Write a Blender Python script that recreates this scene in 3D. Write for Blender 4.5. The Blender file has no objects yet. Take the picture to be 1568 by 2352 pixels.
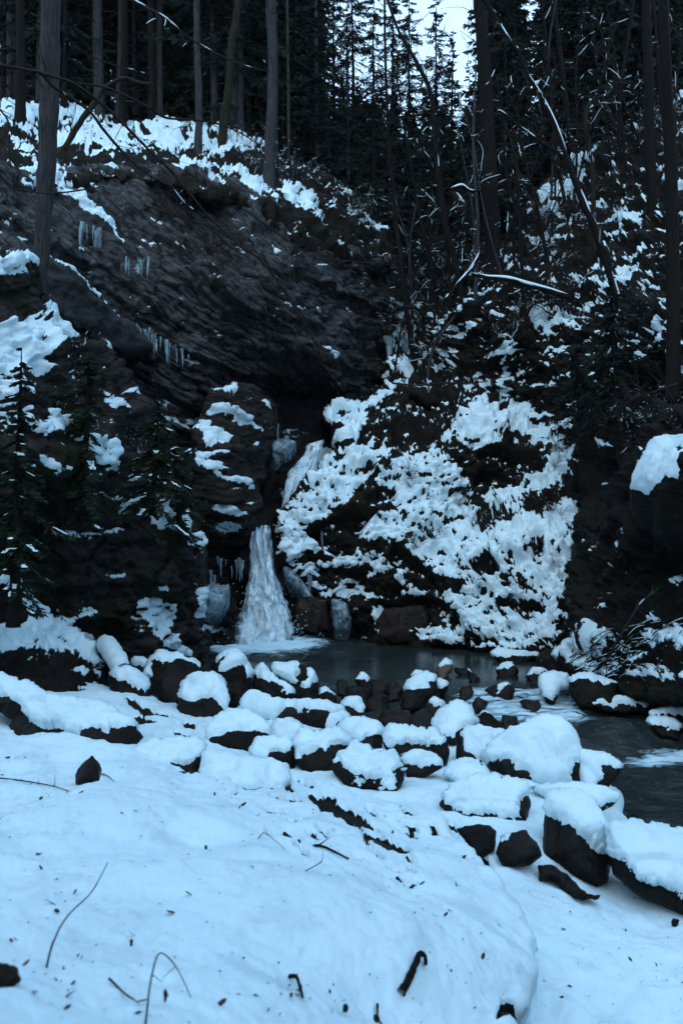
import bpy, bmesh, math, random
import numpy as np
from mathutils import Vector, Matrix

# ------------------------------------------------------------------ basics
F = 1831.0; CX, CY, CZ = 784.0, 1176.0, 3.2      # a 28 mm lens, the eye 3.2 m above the pool
scene = bpy.context.scene
COL = scene.collection

def U(px, py, d):
    px, py, d = np.asarray(px, float), np.asarray(py, float), np.asarray(d, float)
    return np.stack([(px - CX) / F * d, d + 0 * px, CZ - (py - CY) / F * d], -1)

def _h(ix, iy, iz, s):
    h = (ix * 374761393 + iy * 668265263 + iz * 1274126177 + s * 974634777) & 0xffffffff
    h = ((h ^ (h >> 13)) * 1274126177) & 0xffffffff
    h = ((h ^ (h >> 15)) * 2246822519) & 0xffffffff
    return ((h ^ (h >> 16)) & 0xffff) / 32767.5 - 1.0

def vn(p, s=0):
    """value noise, -1..1, p is (...,3)"""
    q = np.floor(p); t = p - q; q = q.astype(np.int64)
    t = t * t * t * (t * (t * 6 - 15) + 10)
    x, y, z = q[..., 0], q[..., 1], q[..., 2]
    a, b, c = t[..., 0], t[..., 1], t[..., 2]
    r = 0
    for i in (0, 1):
        wx = a if i else 1 - a
        for j in (0, 1):
            wy = b if j else 1 - b
            for k in (0, 1):
                r = r + wx * wy * (c if k else 1 - c) * _h(x + i, y + j, z + k, s)
    return r

def fbm(p, f=1.0, o=4, s=0, g=0.5):
    r, a = 0, 1.0
    for i in range(o):
        r = r + a * vn(p * f + 17.3 * i, s + i); f *= 2.03; a *= g
    return r

def smooth(a, b, x):
    t = np.clip((x - a) / (b - a), 0, 1); return t * t * (3 - 2 * t)

def mk(name, V, Fc, mat=None, parent=None, attrs=None, smoothf=True, uv=None):
    """one mesh object from vertex array and a list / array of faces"""
    me = bpy.data.meshes.new(name)
    V = np.asarray(V, np.float32).reshape(-1, 3)
    if isinstance(Fc, np.ndarray):
        n, k = Fc.shape
        loops = Fc.reshape(-1); starts = np.arange(0, n * k, k); tot = np.full(n, k)
    else:
        loops = np.array([i for f_ in Fc for i in f_]); tot = np.array([len(f_) for f_ in Fc])
        starts = np.concatenate([[0], np.cumsum(tot)[:-1]])
    me.vertices.add(len(V)); me.vertices.foreach_set('co', V.reshape(-1))
    me.loops.add(len(loops)); me.loops.foreach_set('vertex_index', loops.astype(np.int32))
    me.polygons.add(len(tot)); me.polygons.foreach_set('loop_start', starts.astype(np.int32))
    me.polygons.foreach_set('loop_total', tot.astype(np.int32))
    me.polygons.foreach_set('use_smooth', np.full(len(tot), smoothf))
    for k, v in (attrs or {}).items():
        a = me.attributes.new(k, 'FLOAT', 'POINT'); a.data.foreach_set('value', np.asarray(v, np.float32))
    if uv is not None:
        l = me.uv_layers.new(name='UVMap'); l.data.foreach_set('uv', np.asarray(uv, np.float32)[loops].reshape(-1))
    me.update(calc_edges=True); me.validate()
    if mat: me.materials.append(mat)
    o = bpy.data.objects.new(name, me); COL.objects.link(o)
    if parent: o.parent = parent
    return o

def tag(o, label=None, cat=None, group=None, kind=None):
    if label: o['label'] = label
    if cat: o['category'] = cat
    if group: o['group'] = group
    if kind: o['kind'] = kind
    return o

def thing(name, loc, label, cat, group=None, rz=0.0):
    o = bpy.data.objects.new(name, None); COL.objects.link(o)
    o.location = Vector([float(v) for v in loc]); o.rotation_euler = (0, 0, rz); o.empty_display_size = .2
    return tag(o, label, cat, group)

def dup(root, loc, rz=0.0, sc=1.0, label=None, group=None, tilt=(0, 0)):
    r = root.copy(); COL.objects.link(r); r.location = Vector([float(v) for v in loc])
    r.rotation_euler = (tilt[0], tilt[1], rz); r.scale = (sc, sc, sc) if not hasattr(sc, '__len__') else sc
    if label: r['label'] = label
    if group: r['group'] = group
    for ch in list(root.children):
        c = ch.copy(); COL.objects.link(c); c.parent = r
        for g in ch.children:
            d = g.copy(); COL.objects.link(d); d.parent = c
    return r

# ------------------------------------------------------------------ materials
def new_mat(name):
    m = bpy.data.materials.new(name); m.use_nodes = True
    nt = m.node_tree; nt.nodes.clear()
    return m, nt

def N(nt, typ, **kw):
    n = nt.nodes.new(typ)
    for k, v in kw.items():
        if k.startswith('i_'):
            n.inputs[k[2:].replace('_', ' ')].default_value = v
        else: setattr(n, k, v)
    return n

def ramp(nt, stops):
    r = N(nt, 'ShaderNodeValToRGB'); e = r.color_ramp.elements
    while len(e) < len(stops): e.new(0.5)
    for el, (p, c) in zip(e, stops):
        el.position = p; el.color = c if len(c) == 4 else (*c, 1)
    return r

def noise_node(nt, vec, scale, detail=4, rough=.55, dist=0.0):
    n = N(nt, 'ShaderNodeTexNoise'); n.inputs['Scale'].default_value = scale
    n.inputs['Detail'].default_value = detail; n.inputs['Roughness'].default_value = rough
    n.inputs['Distortion'].default_value = dist
    nt.links.new(vec, n.inputs['Vector']); return n

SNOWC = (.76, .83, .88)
def snow_nodes(nt, pos):
    """a Principled snow shader; returns its node"""
    L = nt.links.new
    b = N(nt, 'ShaderNodeBsdfPrincipled'); b.inputs['Roughness'].default_value = .55
    b.inputs['Specular IOR Level'].default_value = .25
    n0 = noise_node(nt, pos, 1.3, 5)
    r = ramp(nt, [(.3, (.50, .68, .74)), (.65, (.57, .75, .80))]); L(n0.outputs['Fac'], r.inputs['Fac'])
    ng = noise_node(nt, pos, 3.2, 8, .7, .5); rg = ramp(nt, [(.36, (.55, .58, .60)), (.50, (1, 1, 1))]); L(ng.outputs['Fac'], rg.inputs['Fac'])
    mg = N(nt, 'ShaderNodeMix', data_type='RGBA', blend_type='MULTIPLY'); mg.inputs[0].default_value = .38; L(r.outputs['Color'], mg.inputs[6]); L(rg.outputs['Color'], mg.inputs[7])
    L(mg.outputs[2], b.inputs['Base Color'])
    n1 = noise_node(nt, pos, 14, 6, .6); n2 = noise_node(nt, pos, 120, 3, .6)
    a = N(nt, 'ShaderNodeMath', operation='MULTIPLY_ADD'); a.inputs[1].default_value = .12
    L(n2.outputs['Fac'], a.inputs[0]); L(n1.outputs['Fac'], a.inputs[2])
    bp = N(nt, 'ShaderNodeBump'); bp.inputs['Strength'].default_value = .4; bp.inputs['Distance'].default_value = .012
    L(a.outputs[0], bp.inputs['Height']); L(bp.outputs['Normal'], b.inputs['Normal'])
    return b

def rock_mat(name, dark, light, rot=(0, 0, 0), scl=(1, 1, 4), moss=.15, snow=True, wet=.5, warm=None, bump=.09, crack=0):
    m, nt = new_mat(name); L = nt.links.new
    g = N(nt, 'ShaderNodeNewGeometry'); pos = g.outputs['Position']
    mp = N(nt, 'ShaderNodeMapping', vector_type='TEXTURE'); mp.inputs['Rotation'].default_value = rot; mp.inputs['Scale'].default_value = tuple(1 / q for q in scl)
    L(pos, mp.inputs['Vector'])
    n1 = noise_node(nt, mp.outputs['Vector'], 2.2, 9, .68, .3)
    n2 = noise_node(nt, pos, .7, 4)
    r1 = ramp(nt, [(.32, dark), (.52, tuple(np.array(dark) * .55 + np.array(light) * .45)), (.75, light)])
    L(n1.outputs['Fac'], r1.inputs['Fac'])
    col = r1.outputs['Color']
    if crack:
        vo = N(nt, 'ShaderNodeTexVoronoi', feature='DISTANCE_TO_EDGE'); vo.inputs['Scale'].default_value = crack
        wv = N(nt, 'ShaderNodeMix', data_type='RGBA', blend_type='ADD'); wv.inputs[0].default_value = .35; L(mp.outputs['Vector'], wv.inputs[6]); L(n1.outputs['Color'], wv.inputs[7]); L(wv.outputs[2], vo.inputs['Vector'])
        rv = ramp(nt, [(.0, (.18, .18, .18)), (.07, (1, 1, 1))]); L(vo.outputs['Distance'], rv.inputs['Fac'])
        mc = N(nt, 'ShaderNodeMix', data_type='RGBA', blend_type='MULTIPLY'); mc.inputs[0].default_value = 1; L(col, mc.inputs[6]); L(rv.outputs['Color'], mc.inputs[7]); col = mc.outputs[2]
    if warm:
        mx = N(nt, 'ShaderNodeMix', data_type='RGBA'); rw = ramp(nt, [(.5, (0, 0, 0)), (.7, (1, 1, 1))])
        nw = noise_node(nt, mp.outputs['Vector'], .55, 5); L(nw.outputs['Fac'], rw.inputs['Fac'])
        L(rw.outputs['Color'], mx.inputs[0]); L(col, mx.inputs[6]); mx.inputs[7].default_value = (*warm, 1); col = mx.outputs[2]
    if moss:
        mx = N(nt, 'ShaderNodeMix', data_type='RGBA')
        nm = noise_node(nt, pos, 1.1, 6, .65); rm = ramp(nt, [(.5, (0, 0, 0)), (.62, (moss, moss, moss))])
        L(nm.outputs['Fac'], rm.inputs['Fac']); L(rm.outputs['Color'], mx.inputs[0]); L(col, mx.inputs[6])
        mx.inputs[7].default_value = (.011, .0135, .004, 1); col = mx.outputs[2]
    b = N(nt, 'ShaderNodeBsdfPrincipled'); L(col, b.inputs['Base Color'])
    rr = ramp(nt, [(.35, (wet,) * 3), (.7, (.85,) * 3)]); L(n2.outputs['Fac'], rr.inputs['Fac']); L(rr.outputs['Color'], b.inputs['Roughness'])
    b.inputs['Specular IOR Level'].default_value = .10
    n3 = noise_node(nt, mp.outputs['Vector'], 5, 8, .65)
    bp = N(nt, 'ShaderNodeBump'); bp.inputs['Strength'].default_value = .9; bp.inputs['Distance'].default_value = bump
    L(n3.outputs['Fac'], bp.inputs['Height']); L(bp.outputs['Normal'], b.inputs['Normal'])
    out = N(nt, 'ShaderNodeOutputMaterial')
    if snow:
        at = N(nt, 'ShaderNodeAttribute', attribute_name='snow')
        nf = noise_node(nt, pos, 9, 6, .7)
        ma = N(nt, 'ShaderNodeMath', operation='MULTIPLY_ADD'); ma.inputs[1].default_value = .9; ma.inputs[2].default_value = -.45
        L(nf.outputs['Fac'], ma.inputs[0])
        ad = N(nt, 'ShaderNodeMath', operation='ADD'); L(at.outputs['Fac'], ad.inputs[0]); L(ma.outputs[0], ad.inputs[1])
        rs = ramp(nt, [(.0, (0, 0, 0)), (.09, (1, 1, 1))]); L(ad.outputs[0], rs.inputs['Fac'])
        sn = snow_nodes(nt, pos); mix = N(nt, 'ShaderNodeMixShader')
        L(rs.outputs['Color'], mix.inputs['Fac']); L(b.outputs[0], mix.inputs[1]); L(sn.outputs[0], mix.inputs[2])
        L(mix.outputs[0], out.inputs['Surface'])
    else: L(b.outputs[0], out.inputs['Surface'])
    return m

def plain_mat(name, c1, c2, scale=6, rough=.8, stretch=None, spec=.2, bump=.02, translucent=0):
    m, nt = new_mat(name); L = nt.links.new
    g = N(nt, 'ShaderNodeNewGeometry'); t = N(nt, 'ShaderNodeTexCoord')
    v = t.outputs['Object']
    if stretch:
        mp = N(nt, 'ShaderNodeMapping'); mp.inputs['Scale'].default_value = stretch; L(v, mp.inputs['Vector']); v = mp.outputs['Vector']
    n1 = noise_node(nt, v, scale, 6, .65); r = ramp(nt, [(.3, c1), (.7, c2)])
    L(n1.outputs['Fac'], r.inputs['Fac'])
    b = N(nt, 'ShaderNodeBsdfPrincipled'); L(r.outputs['Color'], b.inputs['Base Color'])
    b.inputs['Roughness'].default_value = rough; b.inputs['Specular IOR Level'].default_value = spec
    if bump:
        bp = N(nt, 'ShaderNodeBump'); bp.inputs['Strength'].default_value = .8; bp.inputs['Distance'].default_value = bump
        L(n1.outputs['Fac'], bp.inputs['Height']); L(bp.outputs['Normal'], b.inputs['Normal'])
    out = N(nt, 'ShaderNodeOutputMaterial')
    L(b.outputs[0], out.inputs['Surface'])
    return m

M = {}
M['cliff'] = rock_mat('cliff_rock', (.0062, .0066, .0068), (.125, .134, .140), rot=(0, math.radians(37), 0), scl=(1.1, 1.3, 4.2), moss=.12, crack=.9, warm=(.042, .040, .039))
M['ledge'] = rock_mat('ledge_rock', (.014, .015, .016), (.055, .058, .06), rot=(0, math.radians(30), 0), scl=(.8, 1, 2), moss=.2)
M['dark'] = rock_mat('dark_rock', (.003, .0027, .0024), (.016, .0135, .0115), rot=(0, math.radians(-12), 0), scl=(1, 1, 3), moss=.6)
M['crag'] = rock_mat('mossy_crag_rock', (.004, .0038, .0036), (.046, .043, .040), rot=(0, math.radians(20), 0), scl=(1, 1, 2.2), moss=.75, crack=.7)
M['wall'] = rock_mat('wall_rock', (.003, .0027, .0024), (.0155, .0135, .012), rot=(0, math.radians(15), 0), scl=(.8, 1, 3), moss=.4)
M['strata'] = rock_mat('layered_rock', (.005, .0046, .004), (.05, .045, .041), rot=(0, math.radians(10), 0), scl=(1, 1.3, 7), moss=.3, crack=.8)
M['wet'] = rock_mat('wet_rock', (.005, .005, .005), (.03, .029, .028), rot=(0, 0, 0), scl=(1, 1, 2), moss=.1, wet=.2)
M['soil'] = rock_mat('forest_soil', (.004, .0035, .003), (.016, .014, .011), scl=(1, 1, 2), moss=.5, wet=.8)
M['boulder'] = rock_mat('boulder_rock', (.0022, .0019, .0016), (.0145, .0125, .0105), scl=(1, 1, 1.6), moss=.12, snow=False, wet=.4, bump=.03)
M['reddish'] = rock_mat('reddish_rock', (.007, .005, .004), (.036, .026, .021), scl=(1, 1, 2), moss=.1, snow=False, wet=.25, bump=.03)
M['wetstone'] = rock_mat('wet_stone', (.003, .003, .0028), (.026, .023, .020), scl=(1, 1, 1.6), moss=.1, snow=False, wet=.12, bump=.03)
M['tan'] = rock_mat('tan_rock', (.05, .04, .03), (.15, .12, .09), scl=(1, 1, 1.6), moss=.1, snow=False, wet=.4, bump=.03)
def _snow():
    m, nt = new_mat('fresh_snow'); g = N(nt, 'ShaderNodeNewGeometry'); b = snow_nodes(nt, g.outputs['Position'])
    o = N(nt, 'ShaderNodeOutputMaterial'); nt.links.new(b.outputs[0], o.inputs['Surface']); return m
M['snow'] = _snow()
M['bark'] = plain_mat('bark', (.012, .012, .0125), (.056, .058, .060), 4, .9, (6, 6, .8), .1, .03)
M['bark_dark'] = plain_mat('dark_bark', (.003, .0028, .0026), (.011, .010, .009), 4, .9, (6, 6, .8), .1, .03)
M['bark_pale'] = plain_mat('pale_bark', (.04, .042, .042), (.12, .125, .125), 5, .9, (6, 6, .8), .1, .02)
M['bark_moss'] = plain_mat('mossy_bark', (.006, .006, .004), (.032, .031, .022), 3, .95, (4, 4, .8), .1, .03)
M['twig'] = plain_mat('twig_bark', (.012, .010, .009), (.036, .031, .027), 9, .9, None, .1, 0)
M['needle'] = plain_mat('spruce_needles', (.006, .011, .009), (.020, .032, .025), 2.5, .8, None, .15, 0)
M['needle_near'] = plain_mat('fir_needles', (.005, .011, .005), (.018, .031, .014), 3, .8, None, .15, 0)
M['leaf_dark'] = plain_mat('needle_litter', (.02, .016, .012), (.07, .05, .035), 12, .9, None, .1, 0)
M['leaf'] = plain_mat('dead_leaf', (.03, .015, .008), (.10, .045, .02), 12, .8, None, .2, .01)
def _ice():
    m, nt = new_mat('ice'); L = nt.links.new
    g = N(nt, 'ShaderNodeNewGeometry'); mp = N(nt, 'ShaderNodeMapping'); mp.inputs['Scale'].default_value = (1, 1, .25)
    L(g.outputs['Position'], mp.inputs['Vector'])
    n = noise_node(nt, mp.outputs['Vector'], 9, 5); r = ramp(nt, [(.3, (.09, .145, .175)), (.7, (.36, .52, .59))]); L(n.outputs['Fac'], r.inputs['Fac'])
    b = N(nt, 'ShaderNodeBsdfPrincipled'); L(r.outputs['Color'], b.inputs['Base Color']); b.inputs['Roughness'].default_value = .15
    bp = N(nt, 'ShaderNodeBump'); bp.inputs['Strength'].default_value = .6; bp.inputs['Distance'].default_value = .03
    L(n.outputs['Fac'], bp.inputs['Height']); L(bp.outputs['Normal'], b.inputs['Normal'])
    tr = N(nt, 'ShaderNodeBsdfTransparent'); mix = N(nt, 'ShaderNodeMixShader')
    r2 = ramp(nt, [(.35, (.35,) * 3), (.6, (.9,) * 3)]); n2 = noise_node(nt, mp.outputs['Vector'], 5, 4); L(n2.outputs['Fac'], r2.inputs['Fac'])
    L(r2.outputs['Color'], mix.inputs['Fac']); L(tr.outputs[0], mix.inputs[1]); L(b.outputs[0], mix.inputs[2])
    o = N(nt, 'ShaderNodeOutputMaterial'); L(mix.outputs[0], o.inputs['Surface']); return m
M['ice'] = _ice()
def _water():
    m, nt = new_mat('stream_water'); L = nt.links.new
    g = N(nt, 'ShaderNodeNewGeometry'); mp = N(nt, 'ShaderNodeMapping'); mp.inputs['Scale'].default_value = (1, 2.0, 1)
    L(g.outputs['Position'], mp.inputs['Vector']); v = mp.outputs['Vector']
    n1 = noise_node(nt, v, 5.5, 4, .6, .6)
    at = N(nt, 'ShaderNodeAttribute', attribute_name='foam')
    rough = N(nt, 'ShaderNodeAttribute', attribute_name='chop')
    b = N(nt, 'ShaderNodeBsdfPrincipled')
    c = ramp(nt, [(.3, (.008, .012, .012)), (.7, (.02, .030, .030))]); n0 = noise_node(nt, g.outputs['Position'], .5, 3); L(n0.outputs['Fac'], c.inputs['Fac'])
    mp2 = N(nt, 'ShaderNodeMapping'); mp2.inputs['Scale'].default_value = (.45, 1.9, 1); mp2.inputs['Rotation'].default_value = (0, 0, math.radians(-12))
    L(g.outputs['Position'], mp2.inputs['Vector'])
    n2 = noise_node(nt, mp2.outputs['Vector'], 5, 7, .72, 1.2)
    ma = N(nt, 'ShaderNodeMath', operation='MULTIPLY_ADD'); ma.inputs[1].default_value = 2.4; ma.inputs[2].default_value = -1.35
    L(n2.outputs['Fac'], ma.inputs[0])
    ad = N(nt, 'ShaderNodeMath', operation='ADD'); L(at.outputs['Fac'], ad.inputs[0]); L(ma.outputs[0], ad.inputs[1])
    rf = ramp(nt, [(.30, (0, 0, 0)), (.78, (1, 1, 1))]); L(ad.outputs[0], rf.inputs['Fac'])
    mx = N(nt, 'ShaderNodeMix', data_type='RGBA'); L(rf.outputs['Color'], mx.inputs[0]); L(c.outputs['Color'], mx.inputs[6]); mx.inputs[7].default_value = (.46, .70, .80, 1)
    L(mx.outputs[2], b.inputs['Base Color'])
    rr = ramp(nt, [(0, (.10,) * 3), (1, (.7,) * 3)]); L(rf.outputs['Color'], rr.inputs['Fac']); L(rr.outputs['Color'], b.inputs['Roughness'])
    bp = N(nt, 'ShaderNodeBump'); bp.inputs['Distance'].default_value = .05
    bs = N(nt, 'ShaderNodeMath', operation='MULTIPLY_ADD'); bs.inputs[1].default_value = .8; bs.inputs[2].default_value = .16
    L(rough.outputs['Fac'], bs.inputs[0]); L(bs.outputs[0], bp.inputs['Strength'])
    L(n1.outputs['Fac'], bp.inputs['Height']); L(bp.outputs['Normal'], b.inputs['Normal'])
    b.inputs['IOR'].default_value = 1.33
    o = N(nt, 'ShaderNodeOutputMaterial'); L(b.outputs[0], o.inputs['Surface']); return m
M['water'] = _water()
def _fall():
    m, nt = new_mat('falling_water'); L = nt.links.new
    uv = N(nt, 'ShaderNodeUVMap'); mp = N(nt, 'ShaderNodeMapping'); mp.inputs['Scale'].default_value = (20, 9.0, 1)
    L(uv.outputs['UV'], mp.inputs['Vector'])
    n1 = noise_node(nt, mp.outputs['Vector'], 1.6, 8, .72, .5)
    at = N(nt, 'ShaderNodeAttribute', attribute_name='dens')
    ma = N(nt, 'ShaderNodeMath', operation='MULTIPLY_ADD'); ma.inputs[1].default_value = 2.6; ma.inputs[2].default_value = -1.3
    L(n1.outputs['Fac'], ma.inputs[0])
    ad = N(nt, 'ShaderNodeMath', operation='ADD'); L(at.outputs['Fac'], ad.inputs[0]); L(ma.outputs[0], ad.inputs[1])
    rc = ramp(nt, [(.06, (.04, .075, .095)), (.30, (.26, .42, .50)), (.66, (.62, .80, .88))]); L(ad.outputs[0], rc.inputs['Fac'])
    ra = ramp(nt, [(.0, (0, 0, 0)), (.30, (1, 1, 1))]); L(ad.outputs[0], ra.inputs['Fac'])
    b = N(nt, 'ShaderNodeBsdfPrincipled'); L(rc.outputs['Color'], b.inputs['Base Color']); b.inputs['Roughness'].default_value = .5
    bp = N(nt, 'ShaderNodeBump'); bp.inputs['Strength'].default_value = .7; bp.inputs['Distance'].default_value = .06
    L(n1.outputs['Fac'], bp.inputs['Height']); L(bp.outputs['Normal'], b.inputs['Normal'])
    tr = N(nt, 'ShaderNodeBsdfTransparent'); mix = N(nt, 'ShaderNodeMixShader')
    L(ra.outputs['Color'], mix.inputs['Fac']); L(tr.outputs[0], mix.inputs[1]); L(b.outputs[0], mix.inputs[2])
    o = N(nt, 'ShaderNodeOutputMaterial'); L(mix.outputs[0], o.inputs['Surface']); return m
M['fall'] = _fall()

# ------------------------------------------------------------------ where the snow lies (outlines, weight, softness)
SNOW = []
def S(w, soft, *pts): SNOW.append((w, soft, np.array([(x + 360 if x >= 1600 else x - 320 if x <= -60 else x, y) for x, y in pts], float)))
# great slope right of the pool
S(.88, 14, (1099,1219),(1154,1214),(1224,1205),(1284,1155),(1318,1160),(1326,1214),(1316,1260),(1299,1294),(1284,1339),(1314,1349),(1309,1369),(1284,1399),(1264,1414),(1289,1449),(1234,1475),(1224,1490),(1164,1480),(1134,1482),(1054,1488),(944,1468),(984,1439),(1019,1449),(1050,1429),(1024,1399),(1000,1364),(1064,1364),(1034,1339),(994,1314),(919,1254),(814,1244),(814,1229),(834,1194),(864,1179),(934,1194),(959,1180),(1034,1200),(1080,1185))
S(.35, 12, (1140,1330),(1235,1325),(1240,1375),(1150,1380))
S(.88, 10, (1006,1017),(1034,989),(1064,959),(1104,932),(1129,944),(1164,934),(1219,944),(1254,942),(1289,962),(1324,959),(1331,1004),(1324,1044),(1304,1079),(1274,1109),(1234,1144),(1209,1164),(1174,1192),(1110,1180),(1129,1139),(1184,1134),(1224,1109),(1254,1074),(1270,1035),(1224,1029),(1204,1004),(1164,1014),(1134,1039),(1094,1034),(1064,1029),(1064,1014),(1034,1009))
S(.80, 10, (929,1059),(999,1042),(1034,1059),(1064,1099),(1081,1114),(1054,1114),(1094,1159),(1084,1189),(954,1189),(884,1169),(864,1144),(864,1104),(904,1084))
S(.95, 9, (784,1054),(814,1029),(849,1022),(894,1024),(906,1059),(874,1064),(829,1094),(869,1104),(834,1119),(804,1149),(784,1169),(740,1195),(700,1212),(720,1240),(748,1276),(700,1262),(672,1300),(655,1262),(630,1200),(650,1160),(695,1120),(725,1088),(740,1044))
S(.9, 7, (668,1297),(750,1292),(790,1282),(834,1274),(884,1284),(889,1309),(864,1329),(839,1324),(849,1299),(790,1309),(740,1312),(700,1325))
S(.9, 7, (690,1335),(740,1345),(784,1337),(814,1331),(844,1344),(839,1364),(884,1374),(784,1372),(740,1368))
S(.85, 8, (904,1329),(934,1324),(954,1349),(979,1369),(974,1379),(904,1376),(929,1359))
S(.8, 7, (854,1399),(880,1404),(884,1414),(859,1449))
S(.8, 9, (860,1290),(960,1320),(1000,1340),(980,1300),(920,1270))
S(.9, 9, (745,954),(782,930),(824,932),(866,912),(880,918),(864,944),(830,969),(814,1024),(784,1038),(770,1015),(780,990),(750,976))
# channel and shelves above
S(.85, 7, (890,880),(939,860),(929,894),(894,906),(868,896))
S(.6, 10, (885,834),(934,829),(945,865),(890,884)); S(.6, 10, (895,750),(940,740),(960,804),(930,830),(892,825))
S(.9, 6, (979,854),(1000,862),(1059,854),(1052,846),(985,846))
S(.7, 9, (1009,779),(1029,769),(1049,839),(1014,824),(975,840),(968,810)); S(.8, 7, (1036,779),(1099,742),(1106,754),(1064,780)); S(.6, 8, (1024,739),(1059,754),(1050,765),(1020,752))
S(.55, 10, (880,690),(935,680),(960,730),(900,745))
S(.78, 9, (1214,729),(1284,690),(1324,742),(1329,764),(1269,754),(1264,779),(1229,776))
S(.62, 10, (1129,804),(1224,772),(1199,836),(1134,866),(1104,829))
S(.75, 7, (1409,756),(1449,748),(1484,746),(1439,776),(1409,774)); S(.55, 10, (1524,724),(1546,754),(1534,789),(1484,836),(1439,816),(1490,780))
S(.7, 7, (1109,902),(1144,878),(1174,884),(1216,908),(1184,918),(1134,914))
S(.6, 7, (1359,949),(1389,937),(1459,939),(1414,964)); S(.7, 6, (1344,1034),(1384,1012),(1416,1022),(1380,1030))
S(.95, 8, (1454,1129),(1456,1100),(1474,1034),(1494,1009),(1524,997),(1600,940),(1600,1075),(1534,1099),(1499,1138))
S(.8, 8, (1224,457),(1259,428),(1309,398),(1349,358),(1399,363),(1352,400),(1349,430),(1299,447),(1234,467))
S(.6, 8, (1219,495),(1329,482),(1329,505),(1234,517)); S(.6, 8, (1394,548),(1409,520),(1479,450),(1490,495),(1430,540))
S(.85, 8, (1534,190),(1600,150),(1600,235),(1539,237)); S(.75, 8, (1514,390),(1554,370),(1600,360),(1600,425),(1520,420))
S(.65, 8, (1390,590),(1479,578),(1470,598),(1400,605)); S(.35, 16, (1320,640),(1440,640),(1420,700),(1320,700)); S(.3,16,(1390,470),(1480,440),(1500,640),(1400,640))
# wooded shelf above the cliff
S(.62, 12, (-60,200),(60,238),(150,238),(225,262),(300,275),(440,280),(505,300),(565,312),(605,345),(600,368),(500,358),(450,352),(380,345),(275,366),(200,360),(140,342),(55,295),(-60,250))
S(.45, 12, (20,310),(90,345),(92,375),(55,375)); S(.95, 3.5, (370,363),(450,384),(530,435),(520,440),(440,395))
S(.72, 9, (460,370),(540,385),(595,410),(645,445),(620,455),(575,440),(520,400)); S(.95, 5, (640,430),(710,460),(757,542),(742,520),(710,510),(645,462))
S(.5, 9, (635,365),(784,428),(800,445),(740,425)); S(.5, 8, (770,440),(860,500),(905,560),(880,545),(800,490))
S(.6, 8, (45,410),(90,415),(90,440),(40,440)); S(.82, 6, (130,393),(165,425),(250,495),(302,568),(260,528),(210,502),(180,467),(128,446))
S(.5, 9, (-60,470),(30,500),(70,545),(70,575),(-60,530)); S(.9, 7, (-60,600),(50,588),(78,596),(65,632),(-60,622))
S(.9, 3.5, (108,586),(165,612),(215,667),(245,706),(238,704),(160,625)); S(.95, 4, (245,707),(282,724),(275,730))
S(.9, 3.5, (722,785),(745,796),(782,832),(792,834),(775,840),(742,806)); S(.9, 3.5, (716,858),(745,874),(778,892),(770,898),(738,882)); S(.6, 3, (300,470),(380,500),(375,506)); S(.6, 3, (560,640),(620,690),(612,692)); S(.5, 3, (420,560),(500,612),(492,616))
# mossy crag on the left
S(.95, 8, (85,713),(120,716),(155,762),(168,782),(125,788),(95,834),(110,856),(80,868),(-60,890),(-60,745),(50,742))
S(.55, 10, (-60,870),(50,850),(75,900),(55,960),(150,985),(150,1000),(60,1005),(-60,970)); S(1, 9, (148,1000),(222,1026),(278,1092),(212,1078),(158,1036)); S(.8, 8, (100,940),(150,975),(140,995),(90,970)); S(.7, 8, (180,1120),(260,1140),(300,1165),(220,1150)); S(.75, 7, (225,880),(280,905),(300,940),(250,920)); S(.6,8,(20,1020),(110,1040),(130,1070),(40,1060))
S(1, 8, (280,900),(320,908),(360,944),(420,967),(470,974),(430,985),(350,956)); S(.8, 5, (252,930),(290,940),(262,942)); S(.9, 5, (228,790),(240,795),(262,810),(232,812))
S(.95, 6, (325,1189),(350,1162),(385,1197),(440,1237),(470,1272),(455,1280),(400,1236),(345,1213)); S(.7, 6, (285,1090),(320,1100),(300,1110))
S(.78, 8, (285,1400),(320,1352),(350,1369),(410,1399),(415,1424),(380,1444),(400,1469),(457,1499),(440,1516),(375,1490),(330,1461),(325,1420))
S(.7, 6, (335,1338),(375,1331),(370,1350))
S(.75, 9, (33,1352),(100,1397),(160,1447),(212,1474),(230,1500),(205,1526),(145,1496),(40,1500),(-60,1500),(-60,1450),(50,1440)); S(.9, 6, (-60,1300),(20,1335),(22,1359),(-60,1350))
S(.75, 6, (150,1535),(215,1545),(185,1560)); S(.8, 6, (205,1475),(240,1530),(235,1560),(215,1540))
# layered rock beside the fall
S(.9, 6, (460,949),(490,934),(565,949),(612,986),(575,981),(530,961)); S(.55, 8, (480,897),(545,879),(540,919)); S(.9, 4, (583,907),(620,922),(632,945),(600,920))
S(.9, 7, (455,964),(480,972),(540,1005),(530,1020),(480,1018)); S(.5, 8, (440,1030),(520,1040),(545,1080),(450,1070))
S(.85, 6, (465,1062),(520,1087),(575,1097),(602,1126),(540,1104),(470,1081)); S(.9, 5, (575,1010),(605,1025),(590,1030))
S(.95, 5, (470,1172),(515,1156),(572,1186),(520,1182)); S(.9, 6, (440,1206),(490,1202),(560,1202),(545,1236),(505,1222)); S(.6,5,(535,1148),(580,1162),(570,1165))
S(.9, 6, (455,1360),(480,1340),(525,1346),(510,1380),(495,1415),(460,1415)); S(.8, 5, (455,1435),(520,1440),(500,1455))
# debris bank on the far right
S(.6, 10, (1290,1480),(1400,1450),(1460,1460),(1560,1450),(1600,1480),(1600,1560),(1440,1570),(1340,1545),(1300,1520))
S(.85, 6, (1330,1460),(1366,1452),(1365,1465)); 
HOLES = []
def H(w, soft, *pts): HOLES.append((w, soft, np.array(pts, float)))
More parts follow.
